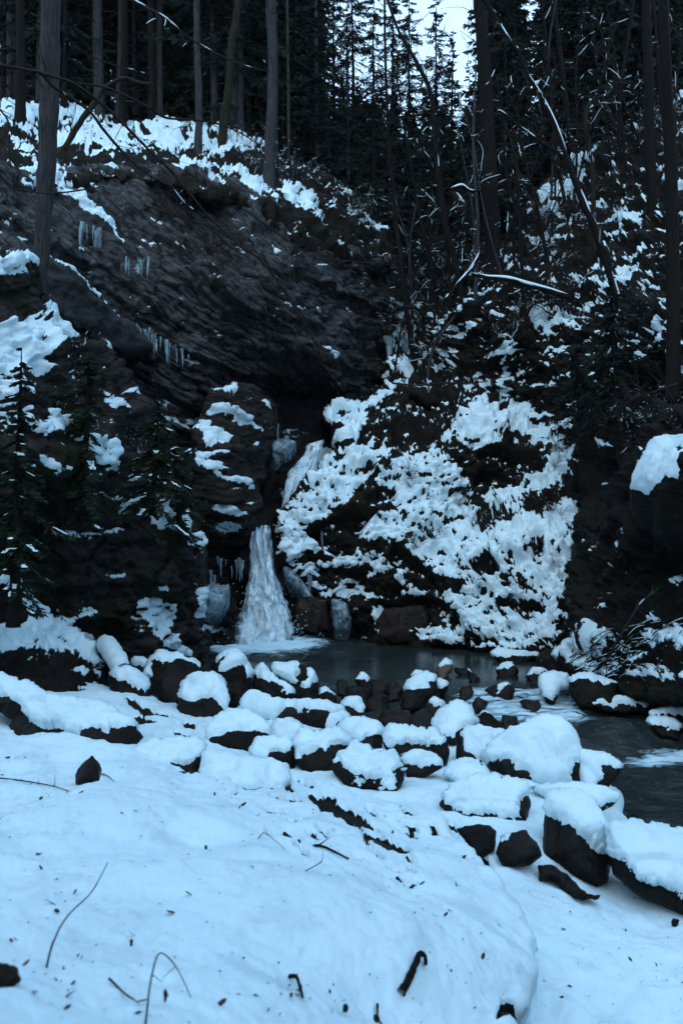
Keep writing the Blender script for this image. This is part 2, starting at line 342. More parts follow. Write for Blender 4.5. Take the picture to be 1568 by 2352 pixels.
# bare rock between the drifts of the great slope
H(.95, 8, (1096,1042),(1225,1036),(1252,1074),(1222,1100),(1130,1132),(1096,1118)); H(.9, 7, (1099,1172),(1150,1166),(1142,1212),(1100,1210)); H(.95, 6, (700,1222),(800,1178),(862,1182),(826,1232),(808,1285),(752,1275))
H(.9, 7, (860,1385),(1005,1372),(1048,1430),(940,1452),(880,1440)); H(.85, 7, (905,1255),(985,1318),(1000,1345),(950,1322),(880,1300)); H(.95, 8, (900,985),(1000,990),(995,1030),(930,1048),(905,1020)); H(.8, 6, (1215,1245),(1240,1240),(1250,1290),(1225,1300))
H(.75, 6, (1070,1290),(1120,1270),(1150,1320),(1100,1330)); H(.8, 5, (1130,1380),(1230,1375),(1235,1392),(1140,1398)); H(.85, 5, (1060,1470),(1130,1466),(1140,1485),(1060,1492)); H(.7, 6, (860,1130),(900,1120),(910,1150),(870,1160))
NHOL = len(HOLES)
# bare strips between the snow ledges
H(.9, 3, (25,1592),(80,1585),(150,1598),(60,1602)); H(.9, 3, (190,1622),(330,1648),(372,1668),(300,1662),(220,1640)); H(.9, 4, (270,1600),(380,1640),(420,1655),(330,1650))
H(.9, 3, (340,1675),(470,1662),(455,1668)); H(.9, 3, (230,1665),(320,1668),(300,1675)); H(.95, 4, (420,1668),(448,1668),(445,1682),(425,1680)); H(.9, 3, (395,1690),(480,1697),(470,1704),(400,1702))
H(.9, 3, (80,1577),(170,1580),(240,1600),(170,1592)); H(.85, 5, (110,1562),(240,1590),(170,1580)); H(.95,5,(50,1545),(70,1550),(60,1560),(20,1556)) 
H(.95, 3, (385,1752),(462,1745),(462,1775),(430,1770)); H(.95, 4, (550,1808),(640,1815),(655,1830),(560,1826)); H(.95, 4, (650,1800),(668,1806),(675,1840),(655,1835)); H(.95, 3, (528,1825),(545,1815),(545,1838))
H(1, 4, (700,1838),(760,1855),(800,1880),(860,1922),(880,1940),(840,1930),(780,1902),(720,1885)); H(1, 4, (812,1932),(880,1948),(930,1975),(940,2004),(880,1996),(845,1972)); H(1, 4, (716,1868),(785,1888),(800,1906),(730,1900)); H(1,4,(760,1905),(800,1915),(840,1945),(800,1935)); H(1,3,(640,1850),(690,1862),(700,1872),(650,1862)); H(1,3,(880,2030),(930,2040),(950,2050),(890,2045))
H(.8, 3, (800,1835),(870,1850),(900,1860),(840,1852)); H(.8, 3, (890,1890),(940,1915),(930,1918)); H(.7, 3, (650,1790),(700,1800),(745,1830),(690,1815)); H(.9, 3, (655,1905),(700,1915),(690,1925))
H(.9, 3, (1070,1945),(1125,2000),(1140,2040),(1130,2042),(1100,1995)); H(.95, 5, (1040,1840),(1060,1825),(1065,1860),(1045,1855)); H(.9, 3, (1040,1900),(1060,1925),(1085,1950),(1060,1935))
H(.9, 3, (905,2060),(965,2065),(940,2072)); H(.9, 3, (945,2135),(1000,2155),(985,2162)); H(.9, 5, (1135,2325),(1165,2330),(1190,2370),(1125,2370)); H(.85, 3, (1222,2170),(1230,2200),(1225,2225))

# broken crust where the bank lies on bedded rock
H(1, 2, (784,1902),(801,1909),(812,1922),(796,1918)); H(1, 2, (801,2008),(816,2010),(826,2023),(812,2024)); H(1, 2, (607,1872),(638,1879),(658,1898),(630,1895)); H(1, 2, (656,1853),(672,1854),(682,1869),(668,1871)); H(1, 2, (837,1990),(860,1998),(876,2014),(855,2009)); H(1, 2, (712,1948),(743,1957),(764,1973),(735,1967)); H(1, 2, (702,1856),(722,1863),(735,1878),(717,1874)); H(1, 2, (962,1969),(976,1970),(986,1981),(973,1983)); H(1, 2, (599,1879),(635,1884),(659,1900),(626,1899)); H(1, 2, (640,1917),(676,1924),(700,1938),(667,1934)); H(1, 2, (625,1906),(638,1905),(647,1915),(635,1918)); H(1, 2, (976,1914),(1000,1922),(1015,1937),(994,1932)); H(1, 2, (833,1872),(862,1886),(881,1906),(854,1897)); H(1, 2, (823,1955),(840,1954),(851,1968),(835,1972)); H(1, 2, (1009,1891),(1040,1905),(1060,1928),(1032,1918)); H(1, 2, (846,1849),(869,1855),(884,1872),(863,1870)); H(1, 2, (915,1870),(937,1878),(951,1896),(931,1893)); H(1, 2, (779,1907),(817,1921),(842,1941),(808,1931)); H(1, 2, (925,1910),(949,1913),(965,1926),(943,1926)); H(1, 2, (726,1836),(755,1839),(774,1854),(748,1855)); H(1, 2, (600,1949),(634,1957),(656,1978),(625,1974)); H(1, 2, (694,1957),(718,1959),(734,1974),(712,1976)); H(1, 2, (758,1898),(793,1905),(816,1924),(784,1921)); H(1, 2, (661,1972),(681,1971),(694,1984),(676,1988)); H(1, 2, (662,1992),(700,2006),(725,2027),(691,2017)); H(1, 2, (615,1840),(638,1844),(653,1863),(632,1863)); H(1, 2, (738,1849),(766,1853),(784,1865),(759,1863)); H(1, 2, (823,1972),(838,1973),(848,1986),(834,1988)); H(1, 2, (910,1920),(946,1925),(970,1942),(937,1941)); H(1, 2, (914,2003),(939,2007),(956,2017),(933,2016))

def sdist(px, py, poly):
    """signed distance to a closed outline, positive inside"""
    d2 = np.full(px.shape, 1e12); ins = np.zeros(px.shape, bool)
    n = len(poly)
    for i in range(n):
        x0, y0 = poly[i]; x1, y1 = poly[(i + 1) % n]
        ex, ey = x1 - x0, y1 - y0; wx, wy = px - x0, py - y0
        t = np.clip((wx * ex + wy * ey) / (ex * ex + ey * ey + 1e-9), 0, 1)
        d2 = np.minimum(d2, (wx - ex * t) ** 2 + (wy - ey * t) ** 2)
        c = (y0 <= py) != (y1 <= py)
        with np.errstate(divide='ignore', invalid='ignore'):
            ins ^= c & (px < ex * (py - y0) / (ey if ey else 1e-9) + x0)
    return np.where(ins, 1, -1) * np.sqrt(d2)

def paint(px, py, polys, base):
    Mk = np.full(px.shape, float(base))
    for w, soft, poly in polys:
        lo, hi = poly.min(0) - 3 * soft, poly.max(0) + 3 * soft
        m = (px > lo[0]) & (px < hi[0]) & (py > lo[1]) & (py < hi[1])
        if not m.any(): continue
        v = w * smooth(-soft, soft, sdist(px[m], py[m], poly))
        Mk[m] = np.maximum(Mk[m], v)
    return Mk

def tps(ctrl):
    c = np.array(ctrl, float); P = c[:, :2] / 300.0; n = len(P)
    def k(r2): return np.where(r2 > 0, r2 * np.log(r2 + 1e-12), 0)
    A = np.zeros((n + 3, n + 3)); A[:n, :n] = k(((P[:, None] - P[None]) ** 2).sum(-1)) + np.eye(n) * .003
    A[:n, n] = 1; A[:n, n + 1:] = P; A[n:, :n] = A[:n, n:].T
    s = np.linalg.solve(A, np.concatenate([c[:, 2], np.zeros(3)]))
    def ev(px, py):
        q = np.stack([px, py], -1) / 300.0; r = s[n] + q @ s[n + 1:]
        for i in range(n): r = r + s[i] * k(((q - P[i]) ** 2).sum(-1))
        return r
    return ev

LOOK = {}
def normals(P):
    a = np.gradient(P, axis=1); b = np.gradient(P, axis=0)
    n = np.cross(a, b); n /= np.linalg.norm(n, axis=-1, keepdims=True) + 1e-12
    flip = (n * (P - np.array([0, 0, CZ]))).sum(-1) > 0
    n[flip] *= -1
    return n

def sheet(name, key, poly, ctrl, mat, step=3.5, mode='d', rnd=(30, 1.0), disp=None, base=0., gain=1.5, bias=-.75, kz=.5, z0=.35, thick=.10,
          skirt=2.5, wob=6, patch=1.0, holes=False, hollow=0, mute=None, zadd=None, npow=.75):
    # carry the surface on well past both sides of the view
    poly = np.array([(x + 360 if x > 1600 else x - 320 if x < -50 else x, y) for x, y in poly], float)
    k_ = 1.0 if mode == 'z' else .93
    ctrl = list(ctrl) + [(x + 360, y, v * k_) for x, y, v in ctrl if x >= 1600] + [(x - 320, y, v * k_) for x, y, v in ctrl if x <= -50]
    lo, hi = poly.min(0) - 4, poly.max(0) + 4
    xs = np.arange(lo[0], hi[0] + step, step); ys = np.arange(lo[1], hi[1] + step, step)
    PX, PY = np.meshgrid(xs, ys)
    q = np.stack([PX / 34, PY / 34, 0 * PX + len(name)], -1)
    sd = sdist(PX + wob * fbm(q, 1, 3, 3), PY + wob * fbm(q, 1, 3, 9), poly)
    gy_, gx_ = np.gradient(sd, step); gl = np.sqrt(gx_ ** 2 + gy_ ** 2) + 1e-6
    kp = sd > 0; nb = np.ones_like(kp); nb[1:-1, 1:-1] = kp[:-2, 1:-1] & kp[2:, 1:-1] & kp[1:-1, :-2] & kp[1:-1, 2:] & kp[:-2, :-2] & kp[2:, 2:] & kp[:-2, 2:] & kp[2:, :-2]
    sh = np.where(kp & ~nb, np.clip(sd, 0, step * 1.5), 0) * .9; PX = PX - gx_ / gl * sh; PY = PY - gy_ / gl * sh
    v = tps(ctrl)(PX, PY)
    d = v if mode == 'd' else F * (CZ - v) / (PY - CY)
    t = np.clip(sd / rnd[0], 0, 1); d = d + rnd[1] * (1 - np.sqrt(np.clip(1 - (1 - t) ** 2, 0, 1)))
    P = U(PX, PY, d); n = normals(P); n0 = n
    if disp is not None: P = P + n * (disp(P) * (.25 + .75 * smooth(-2, 13, sd)))[..., None]
    if hollow: P = P - n * (hollow * paint(PX, PY, HOLES[:NHOL], 0))[..., None]
    if zadd is not None: P[..., 2] += zadd(PX, PY, P)
    n = normals(P)
    qq = np.stack([PX / 30, PY / 30, 0 * PX], -1)
    Mk = paint(PX + 5 * fbm(qq, 1, 2, 21), PY + 5 * fbm(qq, 1, 2, 31), SNOW, base)
    if holes:
        Mk = Mk * (1 - paint(PX + 3 * fbm(qq * 2, 1, 2, 5), PY + 3 * fbm(qq * 2, 1, 2, 6), HOLES, 0))
    if mute is not None: Mk = Mk * (1 - smooth(-25, -5, sdist(PX, PY, np.array(mute, float))))
    np_ = .8 * fbm(P * np.array([1, 1, 1.6]), 1.5 * patch, 4, 40, .65)
    s = Mk * gain + bias + npow * np_ + kz * (n[..., 2] - z0)
    P = P + (thick * smooth(0, 12, sd) * np.sqrt(np.clip(s / .3, 0, 1)))[..., None] * (n0 * .45 + np.array([0, 0, .65]))
    keep = sd > 0
    idx = np.full(PX.shape, -1); idx[keep] = np.arange(keep.sum())
    f = keep[:-1, :-1] & keep[1:, :-1] & keep[:-1, 1:] & keep[1:, 1:]
    a, b, c, e = idx[:-1, :-1][f], idx[1:, :-1][f], idx[1:, 1:][f], idx[:-1, 1:][f]
    Q = np.stack([a, b, c, e], -1)
    V = P[keep]; sn = s[keep]
    E = np.concatenate([Q[:, [0, 1]], Q[:, [1, 2]], Q[:, [2, 3]], Q[:, [3, 0]]])
    kk = np.sort(E, 1); code = kk[:, 0].astype(np.int64) * (len(V) + 1) + kk[:, 1]
    u, inv, cnt = np.unique(code, return_inverse=True, return_counts=True)
    B = E[cnt[inv] == 1]
    bv = np.unique(B); mp = np.full(len(V), -1); mp[bv] = len(V) + np.arange(len(bv))
    ray = V[bv] - np.array([0, 0, CZ]); ray /= np.linalg.norm(ray, axis=1, keepdims=True)
    V2 = np.concatenate([V, V[bv] + ray * skirt + np.array([0, 0, -.25])])
    Q2 = np.stack([B[:, 1], B[:, 0], mp[B[:, 0]], mp[B[:, 1]]], -1)
    o = mk(name, V2, np.concatenate([Q, Q2]), mat, attrs={'snow': np.concatenate([sn, np.minimum(sn[bv], -.6)])})
    tag(o, kind='structure')
    LOOK[key] = (PX[keep], PY[keep], V)
    return o

def on(key, px, py):
    X, Y, V = LOOK[key]; i = np.argmin((X - px) ** 2 + (Y - py) ** 2); return V[i].copy()

def strata(nrm, th=.35, amp=.25, fine=.1, lum=.3, seed=0, blk=1.2):
    """layered rock: beds of uneven thickness, broken across into blocks, at two scales"""
    nrm = np.array(nrm, float); nrm /= np.linalg.norm(nrm)
    t1 = np.cross(nrm, [0, 1, 0]); t1 /= np.linalg.norm(t1)
    def beds(P, th, blk, sd):
        w = .22 * fbm(P, .5, 3, sd + 2) + .05 * fbm(P, 2.5, 2, sd + 3)
        s = (P @ nrm + w) / th; k = np.floor(s); fr = s - k
        u = P @ t1 + .3 * blk * fbm(P, 1.1 / blk, 3, sd + 6)
        def lay(kk):
            ki = kk.astype(np.int64); o = _h(ki, ki * 0, ki * 0 + 3, sd) * 5
            q = u / blk + o; c = np.floor(q); f2 = q - c; e = smooth(.82, 1, f2)
            A, B = _h(ki, c.astype(np.int64), ki * 0, sd + 1), _h(ki, c.astype(np.int64) + 1, ki * 0, sd + 1)
            return A * (1 - e) + B * e
        e = smooth(.72, 1.0, fr)
        return lay(k) * (1 - e) + lay(k + 1) * e - .5 * np.exp(-((fr - .86) / .07) ** 2)
    def fn(P):
        return amp * beds(P, th, blk, seed) + amp * .45 * beds(P, th * .37, blk * .45, seed + 50) + lum * fbm(P, .45, 3, seed) + fine * fbm(P, 2.4, 5, seed + 1, .62)
    return fn
def lumps(a1=.4, f1=.5, a2=.16, f2=1.8, seed=0, ridge=.1):
    def fn(P):
        r = 1 - np.abs(fbm(P, 1.1, 3, seed + 7))
        return a1 * fbm(P, f1, 3, seed) + a2 * fbm(P, f2, 5, seed + 3, .62) + ridge * r
    return fn

def ledges(seed, k=1.0):
    st = strata((-.22, -.15, .96), .36, .065 * k, .10, .24 * k, seed + 4, .7)
    lp = lumps(.18 * k, .9, .17 * k, 2.0, seed, .12)
    return lambda P: st(P) + lp(P) + .05 * fbm(P, 6, 2, seed + 9)
def crags(seed, k=1.0):
    st = strata((.25, -.3, .9), .5, .11 * k, .09, .28 * k, seed + 4, 1.0)
    lp = lumps(.2 * k, .8, .10 * k, 2.3, seed, .12)
    return lambda P: st(P) + lp(P)

def loose(o):
    """bits of snow nobody could count"""
    if o: o['kind'] = 'stuff'
    return o
np.seterr(over='ignore')
# ------------------------------------------------------------------ the terrain
sheet('hillside', 'hillL', [(-80,190),(60,232),(150,238),(260,262),(330,280),(440,284),(505,300),(565,315),(610,342),(650,365),(700,378),(790,425),(850,480),(905,560),(890,610),(760,590),(700,570),(600,490),(400,430),(270,410),(100,440),(-80,430)],
      [(-60,200,28),(250,262,32),(560,315,31),(700,378,30),(905,560,31),(-60,420,20),(130,410,21.3),(400,395,23.3),(600,460,24.4),(755,560,26.4),(890,600,29.5)],
      M['soil'], rnd=(14, .8), disp=lumps(.25, .6, .18, 1.8, 11), thick=.10, skirt=4, patch=2.0, npow=1.15, kz=.7)
sheet('cliff', 'cliff', [(-80,375),(100,395),(270,365),(420,375),(560,425),(650,465),(760,545),(850,590),(905,575),(930,650),(895,780),(885,900),(800,965),(760,1020),(640,1030),(600,1100),(500,1200),(380,1200),(250,1000),(150,800),(60,720),(-80,640)],
      [(-60,400,18),(-60,700,16.5),(100,395,20.3),(100,600,18.3),(270,370,23),(420,378,23.2),(600,450,24),(760,545,26),(905,575,30),(895,780,30),(850,900,27.5),(300,600,20.8),(500,600,21.4),(700,600,23.6),(300,850,20.6),(500,850,21.6),(650,800,23),(750,860,24.2),(700,940,27.5),(650,1010,26.5),(500,950,22.5),(450,1150,22.5)],
      M['cliff'], rnd=(22, .8), disp=strata((.58, -.25, .78), .42, .22, .08, .22, 3, 1.3), thick=.06, base=.04, step=2.4)
sheet('rock_shelf', 'shelf', [(70,560),(108,586),(165,614),(215,670),(245,708),(310,745),(345,810),(250,800),(150,740),(60,700)],
      [(70,570,15.6),(165,620,16.3),(245,720,17.4),(340,800,19),(90,690,15.3),(250,790,17.4)], M['ledge'], rnd=(12, .5), disp=lumps(.14, .9, .06, 3, 5, .05), thick=.07)
sheet('crag', 'crag', [(-80,560),(50,582),(78,600),(85,690),(130,715),(165,770),(240,795),(290,890),(360,950),(420,1050),(430,1150),(475,1275),(480,1400),(487,1540),(-80,1560)],
      [(-60,570,13),(60,590,14),(100,720,14.5),(0,760,12.8),(165,775,15),(120,830,13.8),(250,800,17),(290,900,16.6),(0,1000,12.2),(200,1030,14),(360,960,17.5),(430,1150,17.6),(350,1180,16),(470,1280,17.2),(400,1230,16),(480,1520,16.7),(300,1500,15.3),(100,1400,14.2),(-60,1500,12.5),(100,1200,13.8),(350,1380,15.7)],
      M['crag'], rnd=(26, .9), base=.12, disp=crags(21), thick=.09)
sheet('bank', 'bankL', [(-80,1270),(20,1338),(100,1393),(160,1443),(215,1473),(240,1530),(250,1650),(-80,1650)],
      [(-60,1300,11.8),(30,1360,12.7),(160,1450,14),(220,1480,14),(240,1600,13),(0,1500,11.4),(0,1545,11.4),(-60,1640,10.2),(100,1600,11.4)],
      M['soil'], rnd=(10, .3), disp=lumps(.10, .9, .09, 2.4, 31, .05), thick=.09)
sheet('rock_step', 'step', [(430,1060),(450,960),(470,925),(478,897),(550,876),(610,905),(634,930),(634,1000),(612,1060),(602,1205),(572,1232),(580,1330),(550,1400),(540,1500),(450,1500),(445,1300),(430,1200)],
      [(490,930,19.7),(550,880,20.6),(632,930,21.6),(620,1050,21),(600,1190,20.1),(560,1210,19.3),(480,1180,18.5),(450,1060,18.4),(460,960,19.2),(550,1010,19.7),(530,1100,19),(520,1265,20.4),(572,1300,20.9),(480,1350,19.3),(550,1430,20),(500,1495,19)],
      M['strata'], rnd=(18, .7), disp=strata((.18, -.2, .95), .34, .11, .05, .18, 13, 1.3), thick=.09)
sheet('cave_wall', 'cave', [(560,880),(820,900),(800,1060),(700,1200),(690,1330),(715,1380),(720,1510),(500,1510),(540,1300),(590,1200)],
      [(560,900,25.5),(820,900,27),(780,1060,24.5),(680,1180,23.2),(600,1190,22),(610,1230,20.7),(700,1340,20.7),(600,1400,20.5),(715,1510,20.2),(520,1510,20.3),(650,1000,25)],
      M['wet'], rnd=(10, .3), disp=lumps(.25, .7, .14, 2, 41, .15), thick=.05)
sheet('rock_slope', 'slope', [(655,1495),(672,1400),(690,1340),(650,1275),(630,1215),(643,1165),(680,1120),(725,1085),(742,1045),(785,1035),(765,1010),(746,960),(778,930),(830,922),(862,893),(905,880),(1000,880),(1130,890),(1215,900),(1290,955),(1337,958),(1342,1100),(1332,1300),(1322,1480),(1240,1510),(1050,1500),(950,1490),(900,1485)],
      [(655,1490,20.2),(690,1345,20.2),(640,1210,20.1),(725,1085,21.2),(760,970,23),(862,900,25),(1000,890,25.6),(1215,910,25),(1330,960,23.6),(1335,1150,20.7),(1320,1470,16.9),(1100,1490,18),(900,1478,19.4),(850,1250,20.4),(1000,1200,20.8),(1150,1200,20.5),(1150,1350,18.7),(1000,1035,22.4),(950,955,24.6),(870,1040,22.3),(1090,1140,22.2),(1000,1390,19.2),(800,1430,20.2),(1100,1000,23),(1200,1100,22),(1140,1165,21.9)],
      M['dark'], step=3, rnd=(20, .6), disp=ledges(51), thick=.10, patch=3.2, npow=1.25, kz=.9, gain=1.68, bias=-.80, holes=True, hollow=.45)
sheet('hillside', 'hillR', [(880,910),(892,830),(898,760),(915,690),(980,700),(1030,680),(1018,625),(1060,600),(1100,560),(1180,560),(1213,470),(1260,420),(1350,348),(1420,308),(1480,250),(1650,130),(1650,1010),(1330,1020),(1200,960),(1000,930)],
      [(890,880,26),(910,760,30),(980,700,30),(1030,700,27),(1060,600,27),(1180,560,26),(1260,420,29),(1350,350,30),(1640,140,30),(1640,500,20),(1640,900,15.5),(1330,1000,22),(1200,920,24),(1000,900,25.2),(1150,800,24),(1300,720,23.5),(1500,780,18.5),(1450,550,24),(1300,600,25),(1560,250,29),(1450,400,27),(1100,860,25.2)],
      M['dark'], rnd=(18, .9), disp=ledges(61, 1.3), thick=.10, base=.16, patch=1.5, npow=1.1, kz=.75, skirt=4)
sheet('rock_wall', 'wall', [(1333,935),(1400,925),(1470,930),(1650,890),(1650,1560),(1480,1500),(1400,1480),(1318,1490),(1308,1380),(1322,1300),(1320,1100)],
      [(1335,945,21),(1400,930,20),(1400,1100,18.3),(1330,1300,17.2),(1320,1480,16.6),(1450,1470,14.8),(1640,1500,11.9),(1640,1250,13),(1640,1000,12.2),(1460,1130,15.2),(1500,1050,14.3),(1540,1300,14.7),(1640,900,13.5)],
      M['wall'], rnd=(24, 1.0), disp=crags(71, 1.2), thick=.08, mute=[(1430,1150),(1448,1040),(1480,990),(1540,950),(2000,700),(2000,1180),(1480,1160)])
sheet('rock_bulge', 'bulge', [(1450,1132),(1468,1040),(1498,1003),(1540,982),(1650,925),(1650,1270),(1540,1265),(1480,1205),(1452,1165)],
      [(1452,1130,13.5),(1540,1000,13.2),(1640,930,12.6),(1640,1100,11.9),(1540,1115,12.6),(1640,1250,12.4),(1500,1220,13.5)],
      M['wall'], rnd=(48, .4), disp=lumps(.14, .6, .03, 2.4, 81, .03), thick=.05, wob=4)
sheet('bank', 'bankR', [(1235,1505),(1290,1480),(1360,1462),(1440,1438),(1650,1390),(1650,1650),(1500,1610),(1400,1590),(1280,1570),(1240,1540)],
      [(1260,1505,16.3),(1360,1470,15.4),(1445,1445,14.5),(1640,1400,12.6),(1640,1640,11.4),(1400,1575,14.3),(1500,1600,12.9)],
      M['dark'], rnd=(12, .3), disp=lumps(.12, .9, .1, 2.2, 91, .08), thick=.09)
GZ = [(-80,1560,.75),(0,1640,.7),(230,1570,.35),(400,1630,.22),(480,1660,.2),(600,1620,-.05),(740,1640,-.15),(900,1690,-.2),(1000,1700,-.2),(1100,1760,-.06),(1340,1800,-.1),(1420,1850,-.35),(1640,1960,-.35),(1640,2110,.05),(1300,2100,.15),(1568,2352,.2),(1100,2352,.3),(1000,1900,.22),(600,1750,.22),(800,1740,.08),(300,1700,.55),(1640,2450,.2),(-80,2400,.6),(400,2300,.4)]
gz = tps(GZ)
sheet('ground', 'ground', [(-90,1555),(60,1545),(240,1572),(480,1640),(600,1610),(760,1650),(830,1680),(900,1700),(1010,1690),(1100,1700),(1340,1770),(1420,1830),(1445,1890),(1650,1965),(1650,2460),(-90,2460)],
      GZ, M['dark'], step=5, mode='z', rnd=(8, .05), disp=lumps(.05, .8, .025, 2.5, 101, 0), base=1., gain=2.0, bias=-1.0, thick=.06, npow=.25, holes=True)
BZ = [(-80,2352,2.0),(-80,2480,2.05),(0,2200,1.78),(0,2000,1.4),(0,1750,.98),(400,1760,.78),(700,1812,.58),(1000,1892,.52),(1225,2150,.62),(1110,2000,.55),(600,2352,1.55),(600,2100,1.3),(1190,2352,.66),(600,1950,.95),(250,2000,1.35),(300,2250,1.72),(900,2100,.95),(900,2300,1.15),(1190,2480,.8),(600,2480,1.65),(1080,2150,.82)]
sheet('snow_bank', 'bank', [(-90,1728),(60,1740),(140,1752),(172,1745),(230,1742),(330,1742),(460,1770),(520,1790),(560,1805),(640,1812),(760,1812),(870,1830),(960,1860),(1012,1895),(1062,1950),(1112,2000),(1142,2045),(1172,2082),(1212,2125),(1230,2160),(1228,2200),(1224,2250),(1205,2320),(1185,2352),(1180,2490),(-90,2490)],
      BZ, M['dark'], step=4.5, mode='z', rnd=(26, .14), disp=lumps(.10, .7, .022, 3.0, 111, 0), base=1., gain=2.0, bias=-1.0, thick=.05, npow=.12, holes=True, wob=4)

# ------------------------------------------------------------------ far valley, a surface in the world
gx = np.arange(-70, 75, 1.0); gy = np.arange(29, 130, 1.0)
X, Y = np.meshgrid(gx, gy)
def hill_z(x, y):
    x = np.asarray(x, float); y = np.asarray(y, float)
    xc = 3.2 + .10 * (y - 26); w = 2.5 + .03 * (y - 26)
    a = np.maximum(np.abs(x - xc) - w, 0)
    z = 5.5 + .34 * (y - 26) + np.where(x < xc, .82, .9) * a / (1 + .012 * a)
    P = np.stack([x, y, 0 * x], -1)
    return z + 1.2 * fbm(P, .12, 3, 200) + .35 * fbm(P, .6, 3, 210)
Z = hill_z(X, Y)
P = np.stack([X, Y, Z], -1)
nr, nc = X.shape; ii = np.arange(nr * nc).reshape(nr, nc)
Q = np.stack([ii[:-1, :-1], ii[:-1, 1:], ii[1:, 1:], ii[1:, :-1]], -1).reshape(-1, 4)
xc = 3.2 + .10 * (Y - 26)
sn = -.28 + .5 * fbm(P, .5, 4, 220) - .02 * np.abs(X - xc)
tag(mk('hills', P, Q, M['soil'], attrs={'snow': sn.reshape(-1)}), kind='structure')
# bed of the stream and the ground the viewer stands on, out of sight below everything
bx = np.array([(-40, -6, -1.2), (40, -6, -1.2), (40, 30, -1.2), (-40, 30, -1.2)])
tag(mk('stream_bed', bx, [(0, 1, 2, 3)], M['wet'], attrs={'snow': [-1] * 4}), kind='structure')

# ------------------------------------------------------------------ water
gx = np.arange(-4.5, 9.5, .06); gy = np.arange(6.0, 21.2, .06)
X, Y = np.meshgrid(gx, gy)
def water_z(x, y):
    z = -.22 * (1 - smooth(13.0, 15.2, y)) - .30 * (1 - smooth(11.75, 12.3, y + .12 * np.sin(x * 2)))
    return z
Z = water_z(X, Y); Pw = np.stack([X, Y, Z], -1)
chop = np.clip(smooth(15.6, 14.6, Y + .5 * fbm(Pw, .5, 2, 7)) , 0, 1) * .8
r0 = np.sqrt(((X + 1.85) / 1.5) ** 2 + ((Y - 19.3) / 1.5) ** 2)
chop = np.maximum(chop, smooth(2.6, .6, r0))
foam = 1.5 * smooth(1.55, .55, r0 + .12 * fbm(Pw, 1.2, 3, 3)) - .25
rx = (X - CX * 0); 
rap = smooth(15.0, 14.4, Y) * smooth(12.6, 13.2, Y) * smooth(1.5, 2.4, X) * smooth(4.7, 3.8, X)
foam = np.maximum(foam, -.25 + 1.0 * rap)
fall2 = np.exp(-((Y - 11.75 + .12 * np.sin(X * 2)) / .28) ** 2) * smooth(3.6, 4.6, X)
foam = np.maximum(foam, -.25 + 1.25 * fall2)
foam = np.maximum(foam, -.25 + .12 * smooth(14, 13, Y))
Z = Z + (.02 + .05 * chop) * fbm(Pw * np.array([1, 2, 1]), 1.6, 3, 9) * np.clip(chop * 1.5, .05, 1) + .05 * foam.clip(0)
Pw[..., 2] = Z
nr, nc = X.shape; ii = np.arange(nr * nc).reshape(nr, nc)
Q = np.stack([ii[:-1, :-1], ii[:-1, 1:], ii[1:, 1:], ii[1:, :-1]], -1).reshape(-1, 4)
tag(mk('water', Pw, Q, M['water'], attrs={'foam': foam.reshape(-1), 'chop': chop.reshape(-1)}), kind='structure')

def interp(t, pts):
    pts = np.array(pts, float); return [np.interp(t, pts[:, 0], pts[:, k]) for k in range(1, pts.shape[1])]
def cascade(name, rows, label, bulge, seed, dens0=.62, nu=46, nv=150):
    """a veil of falling water: rows = (t, xl, yl, xr, yr, d)"""
    t = np.linspace(0, 1, nv); xl, yl, xr, yr, d = interp(t, rows)
    u = np.linspace(0, 1, nu); Uu, T = np.meshgrid(u, t)
    out, fc, uvs, den = [], [], [], []
    nrow = 0
    for layer in range(3):
        wob = .045 * fbm(np.stack([T * 6, 0 * T + layer, Uu * 2.5], -1), 1, 4, seed, .65)
        grow = (1.0, .9, 1.12)[layer]
        uu = .5 + (Uu - .5) * grow + wob
        px = xl[:, None] + (xr - xl)[:, None] * uu; py = yl[:, None] + (yr - yl)[:, None] * Uu
        dd = d[:, None] - bulge * (.3 + T) * np.sqrt(np.clip(1 - (2 * Uu - 1) ** 2, 0, 1)) + (0, -.12, .12)[layer]
        dd = dd + .17 * fbm(np.stack([Uu * 9, T * 5, 0 * T + layer * 4.2], -1), 1, 4, seed + 2)
        out.append(U(px, py, dd).reshape(-1, 3)); uvs.append(np.stack([Uu * .35 * (1 + T) + layer * .37, T + layer * .21], -1).reshape(-1, 2))
        edge = np.minimum(Uu, 1 - Uu)
        de = dens0 + .12 + (0, -.16, -.30)[layer] + .34 * T - .75 * (1 - smooth(0, .16, edge)) - .25 * (1 - smooth(0, .08, T)) - .3 * smooth(.96, 1, T) * (layer > 0)
        de = de + .02 + .42 * fbm(np.stack([Uu * 6 + layer * 9, T * 1.4, 0 * T], -1), 1, 3, seed + 6)
        den.append(de.reshape(-1))
        ii = nrow + np.arange(nu * nv).reshape(nv, nu); nrow += nu * nv
        fc.append(np.stack([ii[:-1, :-1], ii[1:, :-1], ii[1:, 1:], ii[:-1, 1:]], -1).reshape(-1, 4))
    o = mk(name, np.concatenate(out), np.concatenate(fc), M['fall'], attrs={'dens': np.concatenate(den)}, uv=np.concatenate(uvs))
    return tag(o, label, 'waterfall')
cascade('waterfall', [(0,572,1208,622,1206,20.7),(.06,570,1225,622,1222,20.3),(.2,572,1270,629,1265,20.15),(.42,573,1325,634,1325,20.0),(.55,567,1355,643,1355,19.9),(.75,550,1405,662,1405,19.75),(1,530,1482,675,1482,19.55)],
        'lower white fall fanning out as it drops straight into the pool', .35, 5)
